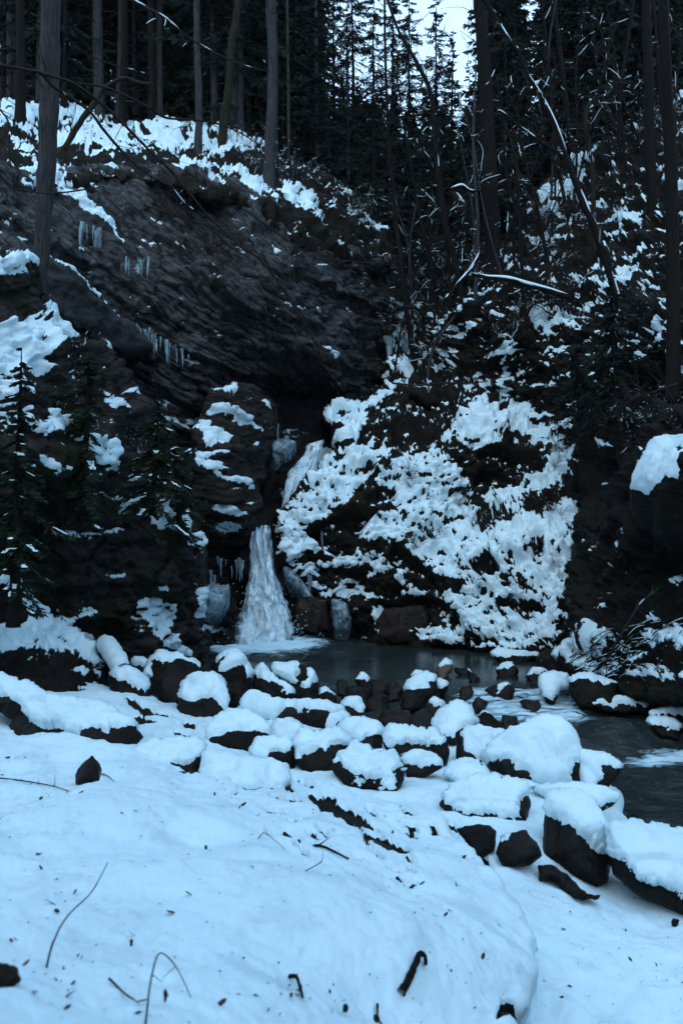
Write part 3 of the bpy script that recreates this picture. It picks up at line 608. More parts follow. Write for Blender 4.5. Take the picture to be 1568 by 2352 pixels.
cascade('waterfall', [(0,708,1020,742,1010,23.2),(.2,700,1045,737,1030,22.9),(.45,668,1078,722,1078,22.4),(.7,656,1110,702,1105,22),(1,648,1168,664,1166,21.6)],
        'upper slanting chute of white water pouring out beneath the dark cave', .2, 15, 1.3, 30, 90)

# ------------------------------------------------------------------ boulders
def ico(n):
    bm = bmesh.new(); bmesh.ops.create_icosphere(bm, subdivisions=n, radius=1)
    V = np.array([v.co[:] for v in bm.verts]); Fc = np.array([[v.index for v in f.verts] for f in bm.faces]); bm.free()
    return V, Fc
ICO = {k: ico(k) for k in (2, 3, 4, 5)}
def boulder(name, label, cat, box, zg=.1, d=None, cover=.25, thick=1., tilt=(0, 0, 1), seed=0, mat='boulder', group=None, sub=4, square=.35, deep=.95, bury=.55, ragged=1., rough=1.):
    x0, y0, x1, y1 = box
    if d is None: d = F * (CZ - zg) / (y1 - CY)
    W, Hh = (x1 - x0) / F * d, (y1 - y0) / F * d
    D = math.sqrt(W * min(W, Hh * 1.3)) * deep
    d = d + D * .30
    V, Fc = ICO[sub]; V = V.copy(); rs = np.random.RandomState(seed + 7)
    # facets: cut the ball with random planes, then round again
    R = np.ones(len(V))
    for k in range(11):
        n = rs.normal(size=3); n /= np.linalg.norm(n); c = rs.uniform(.58, .95)
        dp = V @ n; R = np.where(dp > 1e-3, np.minimum(R, c / np.maximum(dp, 1e-3)), R)
    R = .2 * (.5 * R + .5) + .8 * np.minimum(R, .98)
    p = 1 + .22 * square
    B = np.sign(V) * np.abs(V) ** (1 / p); B /= (np.abs(B) ** 2.25).sum(1, keepdims=True) ** (1 / 2.25) * .95
    B = B * R[:, None]
    B = B * (1 + rough * (.15 * fbm(V + seed * 3.1, 1.1, 3, seed) + .045 * fbm(V + seed, 4, 4, seed + 2, .6)))[:, None]
    hz = Hh * (1 + bury) / 2
    B = B * np.array([W / 2, D / 2, hz])
    # normals
    def vnorm(P):
        fn = np.cross(P[Fc[:, 1]] - P[Fc[:, 0]], P[Fc[:, 2]] - P[Fc[:, 0]])
        n = np.zeros_like(P)
        for k in range(3): np.add.at(n, Fc[:, k], fn)
        return n / (np.linalg.norm(n, axis=1, keepdims=True) + 1e-9)
    n = vnorm(B); t = np.array(tilt, float); t /= np.linalg.norm(t)
    size = (W * Hh * D) ** (1 / 3)
    q = B / np.array([W / 2, D / 2, Hh / 2]); q[:, 2] = 1 - 2 * (B[:, 2].max() - B[:, 2]) / Hh
    s = (n @ t) * .6 + .45 * np.clip(q, -1.2, 1) @ t - cover + ragged * (.17 * fbm(B / size, 2.4, 4, seed + 30, .6))
    th = thick * (.04 + .085 * size)
    off = np.where(s > 0, th * np.sqrt(np.clip(s / .4, 0, 1)) , -.02 - .05 * np.clip(-s, 0, 1))
    C = B + off[:, None] * (n * .55 + np.array([0, 0, .5]))
    # fit the outline of rock + snow to its place
    allp = np.concatenate([B, C[s > 0]]) if (s > 0).any() and cover < 2 else B
    lo, hi = allp.min(0), allp.max(0)
    sx = W / (hi[0] - lo[0]); sz = Hh * (1 + bury) / (hi[2] - lo[2])
    sc = np.array([sx, (sx + sz) / 2, sz])
    ctr = U((x0 + x1) / 2, (y0 + y1) / 2, d)
    top = U((x0 + x1) / 2, y0, d)[2]
    offv = np.array([ctr[0], d, top]) - np.array([(lo[0] + hi[0]) / 2 * sx, 0, hi[2] * sz])
    base = np.array([ctr[0], d, top - Hh])
    B = B * sc + offv; C = C * sc + offv
    root = mk(name, B - base, Fc, M[mat]); root.location = Vector(base.tolist()); tag(root, label, cat, group)
    if (s > 0).any() and cover < 2:
        keep = (s[Fc] > -.12).any(1); used = np.unique(Fc[keep]); mp = np.full(len(B), -1); mp[used] = np.arange(len(used))
        mk('snow_cap', C[used] - base, mp[Fc[keep]], M['snow'], root)
    return root
def zA(*q): return [(188.2 + x / 2.5, 1473.9 + y / 2.5) for x, y in q]
def zB(*q): return [(752.6 + x / 2.5, 1473.9 + y / 2.5) for x, y in q]
def zC(*q): return [(x / 3.125, 1317.1 + y / 3.125) for x, y in q]
def zE(*q): return [(784 + x / 2, 1724.8 + y / 2) for x, y in q]
def zJ(*q): return [(784 + x / 2, 1129 + y / 2) for x, y in q]
def rock(label, outline, snow, zg=.1, seed=0, name='boulder', cat='boulder', mat='boulder', thick=1.0, lean=.85, fat=.8, step=2.6, wob=3.0, sink=14, d=None, ragged=5.0, facet=1.0):
    """a solid boulder with a traced outline: front and back shells swelling from it, snow lying on it as a shell of its own"""
    P = np.array(outline, float); yb = P[:, 1].max()
    if d is None: d = F * (CZ - zg) / (yb - CY)
    lowf = P[:, 1] > yb - .22 * (yb - P[:, 1].min()); P = P.copy(); P[lowf, 1] += sink          # set it into the ground
    lo, hi = P.min(0) - 6, P.max(0) + 6
    PX, PY = np.meshgrid(np.arange(lo[0], hi[0], step), np.arange(lo[1], hi[1], step))
    q = np.stack([PX / 26, PY / 26, 0 * PX + seed * 1.7], -1)
    sd = sdist(PX + wob * fbm(q, 1, 3, 3), PY + wob * fbm(q, 1, 3, 9), P)
    gy_, gx_ = np.gradient(sd, step); gl = np.sqrt(gx_ ** 2 + gy_ ** 2) + 1e-6; gx_, gy_ = gx_ / gl, gy_ / gl
    keep = sd > 0
    nb = np.ones_like(keep); nb[1:-1, 1:-1] = keep[:-2, 1:-1] & keep[2:, 1:-1] & keep[1:-1, :-2] & keep[1:-1, 2:] & keep[:-2, :-2] & keep[2:, 2:] & keep[:-2, 2:] & keep[2:, :-2]
    edge = keep & ~nb
    sh = np.where(edge, np.clip(sd, 0, step * 1.5), 0); PX = PX - gx_ * sh; PY = PY - gy_ * sh
    w, h = hi[0] - lo[0], yb - P[:, 1].min(); T = min(w, h) * .5
    t = np.clip(sd / T, 0, 1); t[edge] = 0; t = np.minimum(t / .72, 1)
    infl = np.sqrt(np.clip(1 - (1 - t) ** 2, 0, 1)) * T / F * d * fat
    base_d = d + T / F * d * fat * .8 + lean * (yb - PY) / F * d
    snowm = np.full(PX.shape, -50.0)
    for sp in snow:
        sp = np.array(sp, float)
        snowm = np.maximum(snowm, sdist(PX + ragged * fbm(q * 1.7, 1, 4, 13, .6), PY + ragged * fbm(q * 1.7, 1, 4, 19, .6), sp))
    idx = np.full(PX.shape, -1); n = int(keep.sum()); idx[keep] = np.arange(n)
    f = keep[:-1, :-1] & keep[1:, :-1] & keep[:-1, 1:] & keep[1:, 1:]
    Qf = np.stack([idx[:-1, :-1][f], idx[1:, :-1][f], idx[1:, 1:][f], idx[:-1, 1:][f]], -1)
    ec = edge[keep]
    shells = []
    for sg in (-1, 1):
        S = U(PX, PY, base_d + sg * infl * (1 if sg < 0 else .8)); S0 = S
        size = T / F * d * 2
        pn = S / size
        bmp = size * facet * (.10 * fbm(pn, 1.3, 2, seed) + .085 * (1 - 2 * np.abs(fbm(pn, 1.7, 1, seed + 4))) + .025 * fbm(pn, 6, 4, seed + 8, .6) * (snowm < 4))
        nrm = normals(S); 
        if sg > 0: nrm = -nrm
        soft_b = size * .075 * fbm(pn, 1.3, 3, seed) * smooth(0, .3, t)
        S = S0 + nrm * (bmp * smooth(0, .3, t))[..., None]
        shells.append((S[keep], nrm[keep], (S0 + nrm * np.maximum(soft_b, bmp * smooth(0, .3, t) - .02)[..., None])[keep], (bmp * smooth(0, .3, t))[keep]))
    # weld the back shell's rim to the front's
    remap = np.arange(n) + n; remap[ec] = np.arange(n)[ec]
    V = np.concatenate([shells[0][0], shells[1][0]]); Qb = remap[Qf][:, ::-1]
    # snow shell
    s = snowm[keep]; T_s = 7.0
    th = thick * np.clip(.025 + .055 * T / F * d * 2, .025, .10) * np.sqrt(np.clip(s / (T_s * 1.6), 0, 1))
    off = np.where(s > 0, th + .006, -.02)
    up = np.array([0, 0, 1.0])
    C0 = np.where((s > 0)[:, None], shells[0][2], shells[0][0]) + off[:, None] * (shells[0][1] * .55 + up * .5)
    C1 = np.where((s > 0)[:, None], shells[1][2], shells[1][0]) + off[:, None] * (shells[1][1] * .55 + up * .5)
    C = np.concatenate([C0, C1]); C[np.arange(n)[ec] + n] = C[np.arange(n)[ec]]
    base = V.mean(0); base[2] = V[:, 2].min()
    # let go of unused back-rim vertices
    def pack(V, Q):
        u, inv = np.unique(Q, return_inverse=True); return V[u], inv.reshape(Q.shape)
    Vp, Qp = pack(V - base, np.concatenate([Qf, Qb]))
    o = mk(name, Vp, Qp, M[mat]); o.location = Vector(base.tolist()); tag(o, label, cat)
    ks = (s > -1.5)
    Qs = Qf[ks[Qf].any(1)]
    if len(Qs):
        Qsb = remap[Qs][:, ::-1]
        Cp, Qc = pack(C - base, np.concatenate([Qs, Qsb])); mk('snow_cap', Cp, Qc, M['snow'], o)
    return o
_a2 = zA
rock('broad dark boulder under a long snow slab, lying on the bank edge nearest the crag', zC((-60,740),(0,745),(110,770),(210,800),(350,890),(480,900),(730,950),(870,1030),(960,1080),(1030,1170),(1020,1210),(950,1250),(850,1310),(700,1330),(560,1290),(300,1290),(120,1250),(40,1190),(60,1100),(90,1050),(0,1000),(-60,1000)),
     [zC((-90,700),(0,735),(110,760),(210,790),(350,880),(480,890),(730,940),(880,1020),(980,1080),(1010,1140),(900,1150),(800,1120),(780,1165),(700,1130),(600,1140),(580,1185),(500,1140),(380,1080),(300,1100),(200,1040),(165,1000),(130,940),(80,890),(-90,880))], .55, 1, lean=.9)
rock('rounded black boulder below the snowy log, snow on its sloping top', zA((150,190),(190,155),(270,150),(340,180),(385,230),(400,290),(395,350),(300,360),(200,340),(155,280)), [zA((145,185),(185,145),(270,138),(345,172),(398,235),(390,265),(350,270),(330,285),(280,260),(265,240),(210,225),(200,200))], .25, 2)
rock('wide bare dark boulder with only a thin snow rim, against the crag', zA((345,200),(385,110),(440,60),(560,75),(640,110),(692,140),(690,200),(660,260),(610,310),(540,330),(440,310),(390,270)), [zA((338,195),(374,105),(440,48),(560,62),(700,130),(690,152),(600,112),(560,102),(500,130),(420,125),(400,150),(400,185),(370,205))], .2, 3)
rock('small snowy boulder between the log and the bare dark boulder', zA((275,120),(300,92),(360,95),(385,120),(370,160),(350,200),(300,180)), [zA((270,125),(298,84),(362,87),(392,115),(375,150),(345,155),(310,135))], .3, 4)
rock('tall dark boulder at the pool edge with a pointed snow cap', zA((735,140),(770,90),(830,55),(890,48),(930,90),(985,190),(970,270),(930,330),(860,340),(800,250),(750,200)), [zA((762,112),(785,72),(830,47),(892,40),(938,88),(996,190),(970,210),(930,165),(905,158),(850,185),(805,180),(800,140),(835,115),(790,125))], .05, 5)
rock('round boulder with a thick snow dome reaching down one side', zA((535,400),(552,300),(580,250),(640,200),(720,182),(790,205),(828,250),(845,340),(825,410),(760,460),(700,470),(600,450),(540,430)), [zA((545,310),(572,244),(640,190),(720,172),(798,198),(838,250),(858,345),(822,412),(780,370),(740,335),(690,320),(620,345),(590,330),(560,318))], .15, 6, thick=1.2)
rock('brown boulder at the pool edge with a small snow knob on top', zA((970,240),(985,180),(1010,130),(1050,128),(1080,170),(1180,230),(1230,290),(1220,345),(1100,330),(1000,300)), [zA((978,200),(1008,122),(1052,120),(1090,185),(1185,228),(1242,290),(1215,315),(1150,320),(1160,270),(1120,235),(1040,205),(1010,195))], .02, 7)
rock('dark round boulder at the pool edge with broken snow patches', zA((1075,150),(1100,125),(1240,122),(1320,165),(1360,240),(1355,310),(1320,350),(1230,350),(1180,240),(1090,190)), [zA((1068,150),(1096,116),(1242,113),(1235,165),(1212,185),(1240,215),(1200,240),(1170,225),(1090,190)), zA((1275,150),(1328,158),(1362,235),(1315,232),(1302,282),(1240,258),(1262,225),(1290,215))], 0, 8)
rock('small dark stone by the pool wearing a pointed snow cap', zA((1350,320),(1365,270),(1400,260),(1460,310),(1465,345),(1400,355)), [zA((1345,318),(1362,262),(1400,252),(1470,312),(1420,300),(1390,290),(1370,305))], -.05, 9)
rock('long low boulder under an even snow roll, second row from the pool', zA((912,400),(915,345),(960,310),(1020,300),(1070,325),(1180,350),(1300,345),(1420,350),(1500,390),(1510,410),(1480,440),(1380,490),(1260,460),(1120,460),(980,430)), [zA((905,400),(908,340),(955,300),(1020,290),(1075,315),(1180,340),(1300,335),(1425,340),(1512,385),(1520,412),(1440,420),(1400,400),(1300,405),(1180,395),(1120,430),(1110,458),(1040,452))], .08, 10, thick=1.3)
rock('snow lump leaning on the end of the long snow roll', zA((1380,440),(1420,400),(1500,400),(1550,435),(1500,490),(1400,500)), [zA((1375,450),(1416,392),(1502,392),(1560,435),(1480,452),(1440,482),(1390,490))], .06, 11)
rock('small snowy boulder behind the end of the long snow roll', zB((65,355),(110,325),(180,318),(215,370),(205,430),(150,440),(90,390)), [zB((58,355),(106,317),(182,310),(226,372),(208,430),(170,420),(140,380),(90,375))], -.05, 12)
rock('big smooth snow dome over a dark overhanging boulder mouth', zA((710,560),(725,490),(780,430),(870,402),(960,410),(1040,460),(1080,520),(1080,560),(1000,600),(960,635),(800,605),(730,595)), [zA((705,580),(716,486),(774,420),(870,390),(962,400),(1048,452),(1092,520),(1085,552),(1010,545),(950,525),(850,530),(790,560),(750,575))], .25, 13, thick=1.3)
rock('small pillow-like boulder wholly covered in snow', zA((1085,500),(1110,460),(1190,442),(1260,475),(1270,520),(1200,555),(1090,545)), [zA((1060,500),(1100,445),(1190,425),(1275,465),(1290,530),(1200,580),(1070,570))], .2, 14)
rock('snowy boulder with one dark rounded flank, in front of the snow pillow', zA((960,640),(1000,560),(1080,555),(1180,555),(1222,610),(1225,690),(1190,720),(1090,690),(1000,680)), [zA((945,645),(990,548),(1080,540),(1192,545),(1204,600),(1170,642),(1120,625),(1080,650),(1065,690),(980,700))], .28, 15)
rock('angular boulder with a black lower face and thick flat snow', zA((1220,560),(1250,510),(1340,515),(1480,500),(1560,570),(1530,640),(1440,740),(1350,770),(1280,740),(1225,680)), [zA((1210,570),(1245,500),(1340,505),(1484,490),(1580,575),(1500,585),(1440,590),(1400,630),(1300,660),(1260,685),(1215,700))], .22, 16)
rock('boulder with a plump snow cushion next to the flat-topped black one', zB((60,500),(100,445),(200,440),(290,470),(325,520),(310,600),(270,630),(180,590),(100,550)), [zB((50,500),(95,436),(200,430),(296,462),(334,530),(240,550),(190,570),(150,560),(95,555))], .1, 17)
rock('wide flat-topped black boulder under an even snow slab', zB((310,560),(340,490),(420,482),(520,500),(620,505),(680,570),(700,640),(680,700),(560,690),(420,660),(330,620)), [zB((302,560),(334,480),(420,472),(520,490),(626,495),(698,580),(640,592),(560,572),(470,580),(400,592),(345,608))], .1, 18)
rock('grey boulder with patchy snow down its whole front', zB((15,720),(60,660),(110,600),(160,588),(280,625),(390,650),(445,710),(430,800),(395,880),(300,860),(140,845),(60,800)), [zB((20,690),(104,590),(160,578),(300,620),(396,640),(456,715),(400,755),(380,800),(300,790),(240,790),(190,770),(130,770),(80,720)), zB((140,780),(200,800),(220,790),(150,850)), zB((300,800),(390,790),(370,870),(290,860))], .22, 19, ragged=9)
rock('low snow-topped slab of rock ahead of the flat black boulder', zB((410,660),(470,640),(580,632),(640,670),(655,720),(560,745),(450,745)), [zB((400,662),(466,630),(584,622),(650,666),(665,718),(600,722),(540,735),(520,712),(440,718))], .22, 20)
rock('dome boulder plastered white, standing at the stream edge', zB((600,470),(640,400),(700,355),(760,345),(820,390),(865,480),(820,500),(740,560),(680,560),(620,530)), [zB((588,475),(632,394),(698,344),(764,334),(830,384),(880,488),(790,492),(740,520),(720,560),(680,560),(600,505))], -.02, 21, ragged=7)
rock('square boulder with a dark end, tucked beside the largest dome', zB((730,520),(780,492),(870,490),(1020,520),(1000,640),(880,690),(740,690)), [zB((758,520),(776,482),(870,480),(1040,510),(1020,660),(880,700),(800,650),(775,600),(766,540))], .05, 22)
rock('largest snow dome boulder beside the stream, dark hollow below', zB((880,680),(920,600),(1020,530),(1140,480),(1220,448),(1300,442),(1370,475),(1420,560),(1450,640),(1465,760),(1440,830),(1300,840),(1150,820),(1000,760)), [zB((865,690),(912,590),(1016,520),(1136,470),(1220,437),(1302,430),(1380,466),(1432,556),(1466,650),(1458,695),(1390,710),(1400,780),(1440,850),(1300,860),(1165,815),(1160,755),(1070,735),(1050,690),(980,680),(960,702))], .05, 23, thick=1.2, ragged=6)
rock('snow-topped rock jutting out over the stream behind the largest dome', zB((1440,640),(1500,635),(1600,655),(1680,700),(1690,730),(1640,800),(1500,900),(1440,830)), [zB((1430,640),(1500,622),(1605,643),(1700,705),(1680,735),(1560,725),(1570,800),(1500,900),(1420,850))], -.05, 24)
rock('long snow shelf rock jutting out over the dark stream', zB((1140,830),(1440,820),(1600,850),(1670,880),(1660,920),(1540,960),(1500,960),(1250,900)), [zB((1120,830),(1440,805),(1605,838),(1690,880),(1670,922),(1560,945),(1500,930),(1250,890),(1180,880))], .05, 25)
rock('lumpy wide boulder with snow over nearly all of its face', zB((640,930),(680,850),(800,790),(1000,780),(1140,820),(1160,920),(1150,1000),(1110,1060),(1000,1050),(850,1040),(740,1030)), [zB((648,900),(690,828),(800,778),(1002,768),(1152,812),(1160,880),(1110,930),(1090,1045),(1000,1020),(950,985),(850,990),(800,1005),(720,960))], .18, 26, ragged=7)
rock('snow ridge hump linking the lumpy boulder and the largest dome', zB((660,770),(700,710),(800,675),(870,690),(900,730),(960,790),(950,820),(800,820)), [zB((640,790),(690,698),(800,660),(880,680),(910,725),(980,790),(960,850),(800,850))], .15, 27)
rock('tall upright black boulder with snow on its slanting shoulder', zE((920,460),(930,280),(950,220),(1020,195),(1090,205),(1150,250),(1200,330),(1240,470),(1220,590),(1180,620),(1080,580),(980,530),(925,500)), [zE((925,272),(942,206),(1020,184),(1094,194),(1158,242),(1215,335),(1260,475),(1180,450),(1120,410),(1060,370),(1000,320))], .1, 28, thick=1.2, sink=6)
rock('snowy black boulder at the stream edge, next to the tall upright one', zE((1215,350),(1290,340),(1390,355),(1500,375),(1568,385),(1700,380),(1700,760),(1560,745),(1450,690),(1340,660),(1250,570),(1220,470)), [zE((1205,345),(1290,328),(1390,344),(1500,364),(1720,370),(1720,660),(1560,665),(1500,630),(1420,620),(1340,590),(1310,540),(1300,500),(1230,500))], .1, 29, ragged=8, sink=6)
rock('bare black boulder under the lumpy wide snowy one', zE((525,360),(570,345),(680,340),(712,370),(700,450),(640,480),(590,450),(560,410)), [], .36, 30, sink=6)
rock('rounded grey-black boulder leaning on the tall upright one', zE((705,470),(730,410),(790,370),(850,360),(900,420),(920,480),(870,510),(740,520)), [zE((700,425),(722,350),(830,345),(782,375),(770,405),(735,420))], .36, 31, sink=8)
rock('low black slab at the foot of the tall upright boulder', zE((900,520),(960,520),(1040,570),(1120,640),(1190,640),(1180,660),(1060,660),(980,600),(905,600)), [], .22, 32, sink=10)
rock('snow-covered flat slab with a dark notch at its end', zA((250,660),(340,590),(480,555),(660,560),(710,590),(700,650),(680,750),(600,740),(500,720),(300,740)), [zA((235,690),(330,580),(480,545),(664,550),(722,590),(705,650),(640,680),(560,680),(495,712),(300,760))], .5, 33, lean=1.2)
rock('low snow hump resting on the crest of the bank', zA((680,760),(700,650),(740,630),(900,660),(1060,700),(1180,720),(1190,800),(1150,900),(1050,905),(930,900),(890,930),(700,870)), [zA((660,770),(690,640),(740,615),(900,648),(1065,688),(1195,712),(1200,810),(1140,890),(1120,850),(1060,865),(930,850),(905,870),(880,930),(690,890))], .42, 34, lean=1.4, sink=2)
# along the water
rock('tan stone in the stream with a tall white cap', zB((622,180),(640,125),(680,97),(715,120),(705,180),(660,205)), [zB((632,132),(680,88),(722,116),(702,152),(660,140))], 0, 40, mat='tan')
rock('flat wet brown stone beside the tan capped stone', zB((720,150),(790,150),(825,175),(800,195),(730,185)), [zB((790,142),(836,172),(805,172))], 0, 41)
rock('dark boulder at the pool outlet with a thick level snow slab', zB((418,340),(435,250),(480,200),(560,180),(625,200),(630,290),(600,340),(540,370),(430,370)), [zB((428,285),(438,235),(478,200),(560,170),(636,195),(612,236),(580,235),(580,282),(520,275),(470,272))], -.05, 42)
rock('small white lump behind the level snow slab boulder', zB((478,195),(500,165),(550,175),(550,205),(490,215)), [zB((465,200),(496,152),(560,165),(560,220),(480,225))], .05, 43)
rock('icy stone touching the level snow slab boulder', zB((620,225),(650,220),(690,245),(685,275),(650,300),(625,260)), [zB((612,225),(650,210),(702,242),(690,275),(650,292),(618,260))], -.05, 44)
rock('dark wet stone with a white cap behind the plastered dome', zB((525,400),(590,320),(640,325),(678,360),(650,420),(600,450),(540,430)), [zB((580,342),(598,310),(642,316),(688,358),(640,380))], -.05, 45)
rock('dark stone with a flat snow lid in the water near the slope', zB((965,165),(985,125),(1060,118),(1080,140),(1100,180),(1040,200),(980,195)), [zB((960,162),(980,116),(1064,108),(1090,140),(1010,152))], 0, 46)
rock('black stone amid the rapids with a ragged scrap of snow', zB((900,270),(960,245),(1040,240),(1075,280),(1060,320),(960,325)), [zB((955,292),(985,250),(1020,218),(1066,268),(1000,275),(980,300))], -.1, 47)
rock('wet stone in the pool shallows with a tiny snow tuft', zB((160,220),(180,180),(210,178),(240,215),(280,240),(260,290),(180,280)), [zB((160,222),(178,170),(217,170),(240,212))], 0, 48)
rock('dark pointed stone with a thin snow crest by the largest dome', zB((850,440),(890,400),(950,425),(1000,470),(1010,500),(900,500)), [zB((862,422),(890,390),(956,418),(960,442),(900,415))], -.15, 49)
rock('smooth snow mound below the debris pile on the far bank', zB((1280,80),(1320,30),(1380,18),(1440,70),(1500,140),(1490,180),(1420,165),(1340,140)), [zB((1268,85),(1314,20),(1382,6),(1450,62),(1520,150),(1480,180),(1420,135),(1390,150),(1340,130))], .05, 50)
rock('white lobe of snow hanging down to the rapids', zB((1205,250),(1220,200),(1290,172),(1380,190),(1390,280),(1330,285),(1300,330),(1240,325)), [zB((1195,252),(1212,192),(1290,160),(1395,180),(1400,288),(1330,290),(1300,335),(1240,330))], -.05, 51)
rock('long black undercut rock with a thin snow shelf above the rapids', zJ((1040,850),(1150,838),(1270,880),(1260,960),(1100,980),(1050,930)), [zJ((1025,850),(1150,828),(1285,885),(1200,884),(1100,864),(1040,884))], -.05, 52)
rock('flat snow slab lying in the dark stream', zJ((1130,972),(1200,935),(1320,945),(1400,970),(1410,990),(1300,995),(1200,990)), [zJ((1120,970),(1198,924),(1322,934),(1415,968),(1420,992),(1300,986),(1200,984))], -.1, 53)
rock('snow-capped rock at the stream edge below the debris', zJ((1405,1030),(1420,1010),(1500,990),(1620,980),(1640,1050),(1500,1045)), [zJ((1395,1030),(1416,1000),(1500,978),(1640,968),(1640,1040),(1500,1030))], -.1, 54)
rock('white rounded rock lowest on the far bank', zJ((1395,1060),(1420,1040),(1480,1040),(1540,1055),(1568,1075),(1550,1115),(1460,1105)), [zJ((1385,1060),(1416,1028),(1480,1028),(1548,1044),(1580,1075),(1530,1095),(1460,1080))], -.2, 55)
rock('big dark rock on the far bank with a snowy rim', zJ((1400,820),(1440,760),(1500,730),(1640,728),(1640,900),(1430,890)), [zJ((1390,825),(1434,750),(1500,718),(1660,716),(1640,745),(1510,750),(1450,790),(1420,830))], .2, 56)
rock('flat snow-topped rock at the foot of the white slope', zJ((318,675),(370,640),(440,630),(540,650),(560,700),(480,712),(330,700)), [zJ((305,675),(366,628),(440,618),(560,640),(560,700),(480,700),(400,668),(340,682))], 0, 57)
rock('ragged snowy rock at the waterline under the white slope', zJ((680,740),(720,720),(800,735),(900,740),(910,770),(800,785),(690,765)), [zJ((670,745),(716,708),(800,724),(915,730),(905,768),(850,768),(800,765),(700,768))], 0, 58, ragged=7)
rock('small snow-flecked rock at the waterline beneath the smooth mound', zJ((845,850),(870,815),(920,815),(960,840),(930,870),(870,870)), [zJ((840,845),(870,805),(925,806),(970,838),(920,830),(890,840))], 0, 59)
# bare wet stones in the outlet
WS = [((840,1590,900,1648),-.1),((880,1560,925,1605),-.05),((868,1622,968,1690),-.12),((790,1575,845,1622),-.05),((845,1560,885,1600),-.02),((900,1640,950,1690),-.15),((940,1630,1000,1690),-.12),((820,1630,880,1680),-.1),
      ((770,1560,800,1590),0),((1050,1570,1090,1600),-.05),((1190,1600,1240,1635),-.15),((1080,1600,1120,1630),-.1),((1150,1640,1190,1670),-.2),((1400,1555,1450,1590),.0),((1070,1545,1100,1565),0.),((1215,1560,1250,1590),-.1)]
for i, (box, zg) in enumerate(WS):
    q_ = np.random.RandomState(300 + i); x0, y0, x1, y1 = box; a_ = np.linspace(0, 2 * math.pi, 8, endpoint=False) + q_.uniform(-.35, .35, 8); r_ = q_.uniform(.72, 1.12, 8)
    o = rock('dark wet bare stone in the shallow pool outlet', np.column_stack([(x0 + x1) / 2 + np.cos(a_) * r_ * (x1 - x0) * .55, (y0 + y1) / 2 + np.sin(a_) * r_ * (y1 - y0) * .5]), [], zg, 300 + i, 'stone', 'stone', 'wetstone', facet=1.3)
    o['group'] = 'bare wet stones in the pool outlet'

# ------------------------------------------------------------------ tubes, trunks and branches
def tube_arr(pts, rad, sides=8, seed=0, lump=0.0, cap=True):
    pts = np.array(pts, float); n = len(pts); rad = np.broadcast_to(np.array(rad, float), (n,))
    tg = np.gradient(pts, axis=0); tg /= np.linalg.norm(tg, axis=1, keepdims=True) + 1e-9
    ref = np.array([0, 1, 0.]) if abs(tg[0][1]) < .8 else np.array([1, 0, 0.])
    a = np.cross(tg, ref); a /= np.linalg.norm(a, axis=1, keepdims=True) + 1e-9; b = np.cross(tg, a)
    th = np.linspace(0, 2 * math.pi, sides, endpoint=False)
    ring = a[:, None] * np.cos(th)[None, :, None] + b[:, None] * np.sin(th)[None, :, None]
    rr = rad[:, None] * (1 + lump * fbm(np.stack([np.broadcast_to(np.cos(th) * 1.3, (n, sides)), np.broadcast_to(np.sin(th) * 1.3, (n, sides)), np.broadcast_to((np.arange(n) * .7)[:, None], (n, sides))], -1), 1, 3, seed)) if lump else rad[:, None] + np.zeros((n, sides))
    V = (pts[:, None] + ring * rr[..., None]).reshape(-1, 3)
    i = np.arange(n - 1)[:, None] * sides; j = np.arange(sides)[None]; k = (j + 1) % sides
    Q = np.stack([i + j, i + k, i + sides + k, i + sides + j], -1).reshape(-1, 4)
    return V, Q
class Acc:
    def __init__(s): s.V = []; s.Q = []; s.n = 0
    def add(s, V, Q):
        s.V.append(V); s.Q.append(Q + s.n); s.n += len(V)
    def tube(s, pts, rad, sides=6, **k): s.add(*tube_arr(pts, rad, sides, **k))
    def build(s, name, mat, parent=None, smoothf=True):
        if not s.V: return None
        return mk(name, np.concatenate(s.V), np.concatenate(s.Q), mat, parent, smoothf=smoothf)
def spline(pts, k=6):
    pts = np.array(pts, float); n = len(pts); 
    if n < 3: return np.stack([np.interp(np.linspace(0, n - 1, (n - 1) * k + 1), np.arange(n), pts[:, c]) for c in range(pts.shape[1])], -1)
    out = []; P = np.concatenate([[2 * pts[0] - pts[1]], pts, [2 * pts[-1] - pts[-2]]])
    for i in range(1, n):
        for t in np.linspace(0, 1, k, endpoint=False):
            a, b, c, d = P[i - 1], P[i], P[i + 1], P[i + 2]
            out.append(.5 * (2 * b + (c - a) * t + (2 * a - 5 * b + 4 * c - d) * t * t + (3 * b - a - 3 * c + d) * t ** 3))
    out.append(pts[-1]); return np.array(out)
def snow_on(acc, pts, rad, rs, dens=.6, w=1.0):
    """snow lying along the upper side of a branch, broken into runs"""
    n = len(pts); on_ = False; run = []
    rad = np.broadcast_to(np.array(rad, float), (n,))
    v = vn(np.stack([np.arange(n) * .45 + rs.uniform(0, 99), 0 * np.arange(n), 0 * np.arange(n)], -1), 3)
    for i in range(n):
        if v[i] > 1 - 2 * dens: run.append(i)
        if (v[i] <= 1 - 2 * dens or i == n - 1):
            if len(run) >= 2:
                p = pts[run] + np.array([0, 0, 1]) * rad[run][:, None] * .75
                q = np.linspace(-1, 1, len(run)); r = rad[run] * w * np.sqrt(np.clip(1.02 - q ** 2, .05, 1)) + .002
                acc.tube(p, r, 6)
            run = []
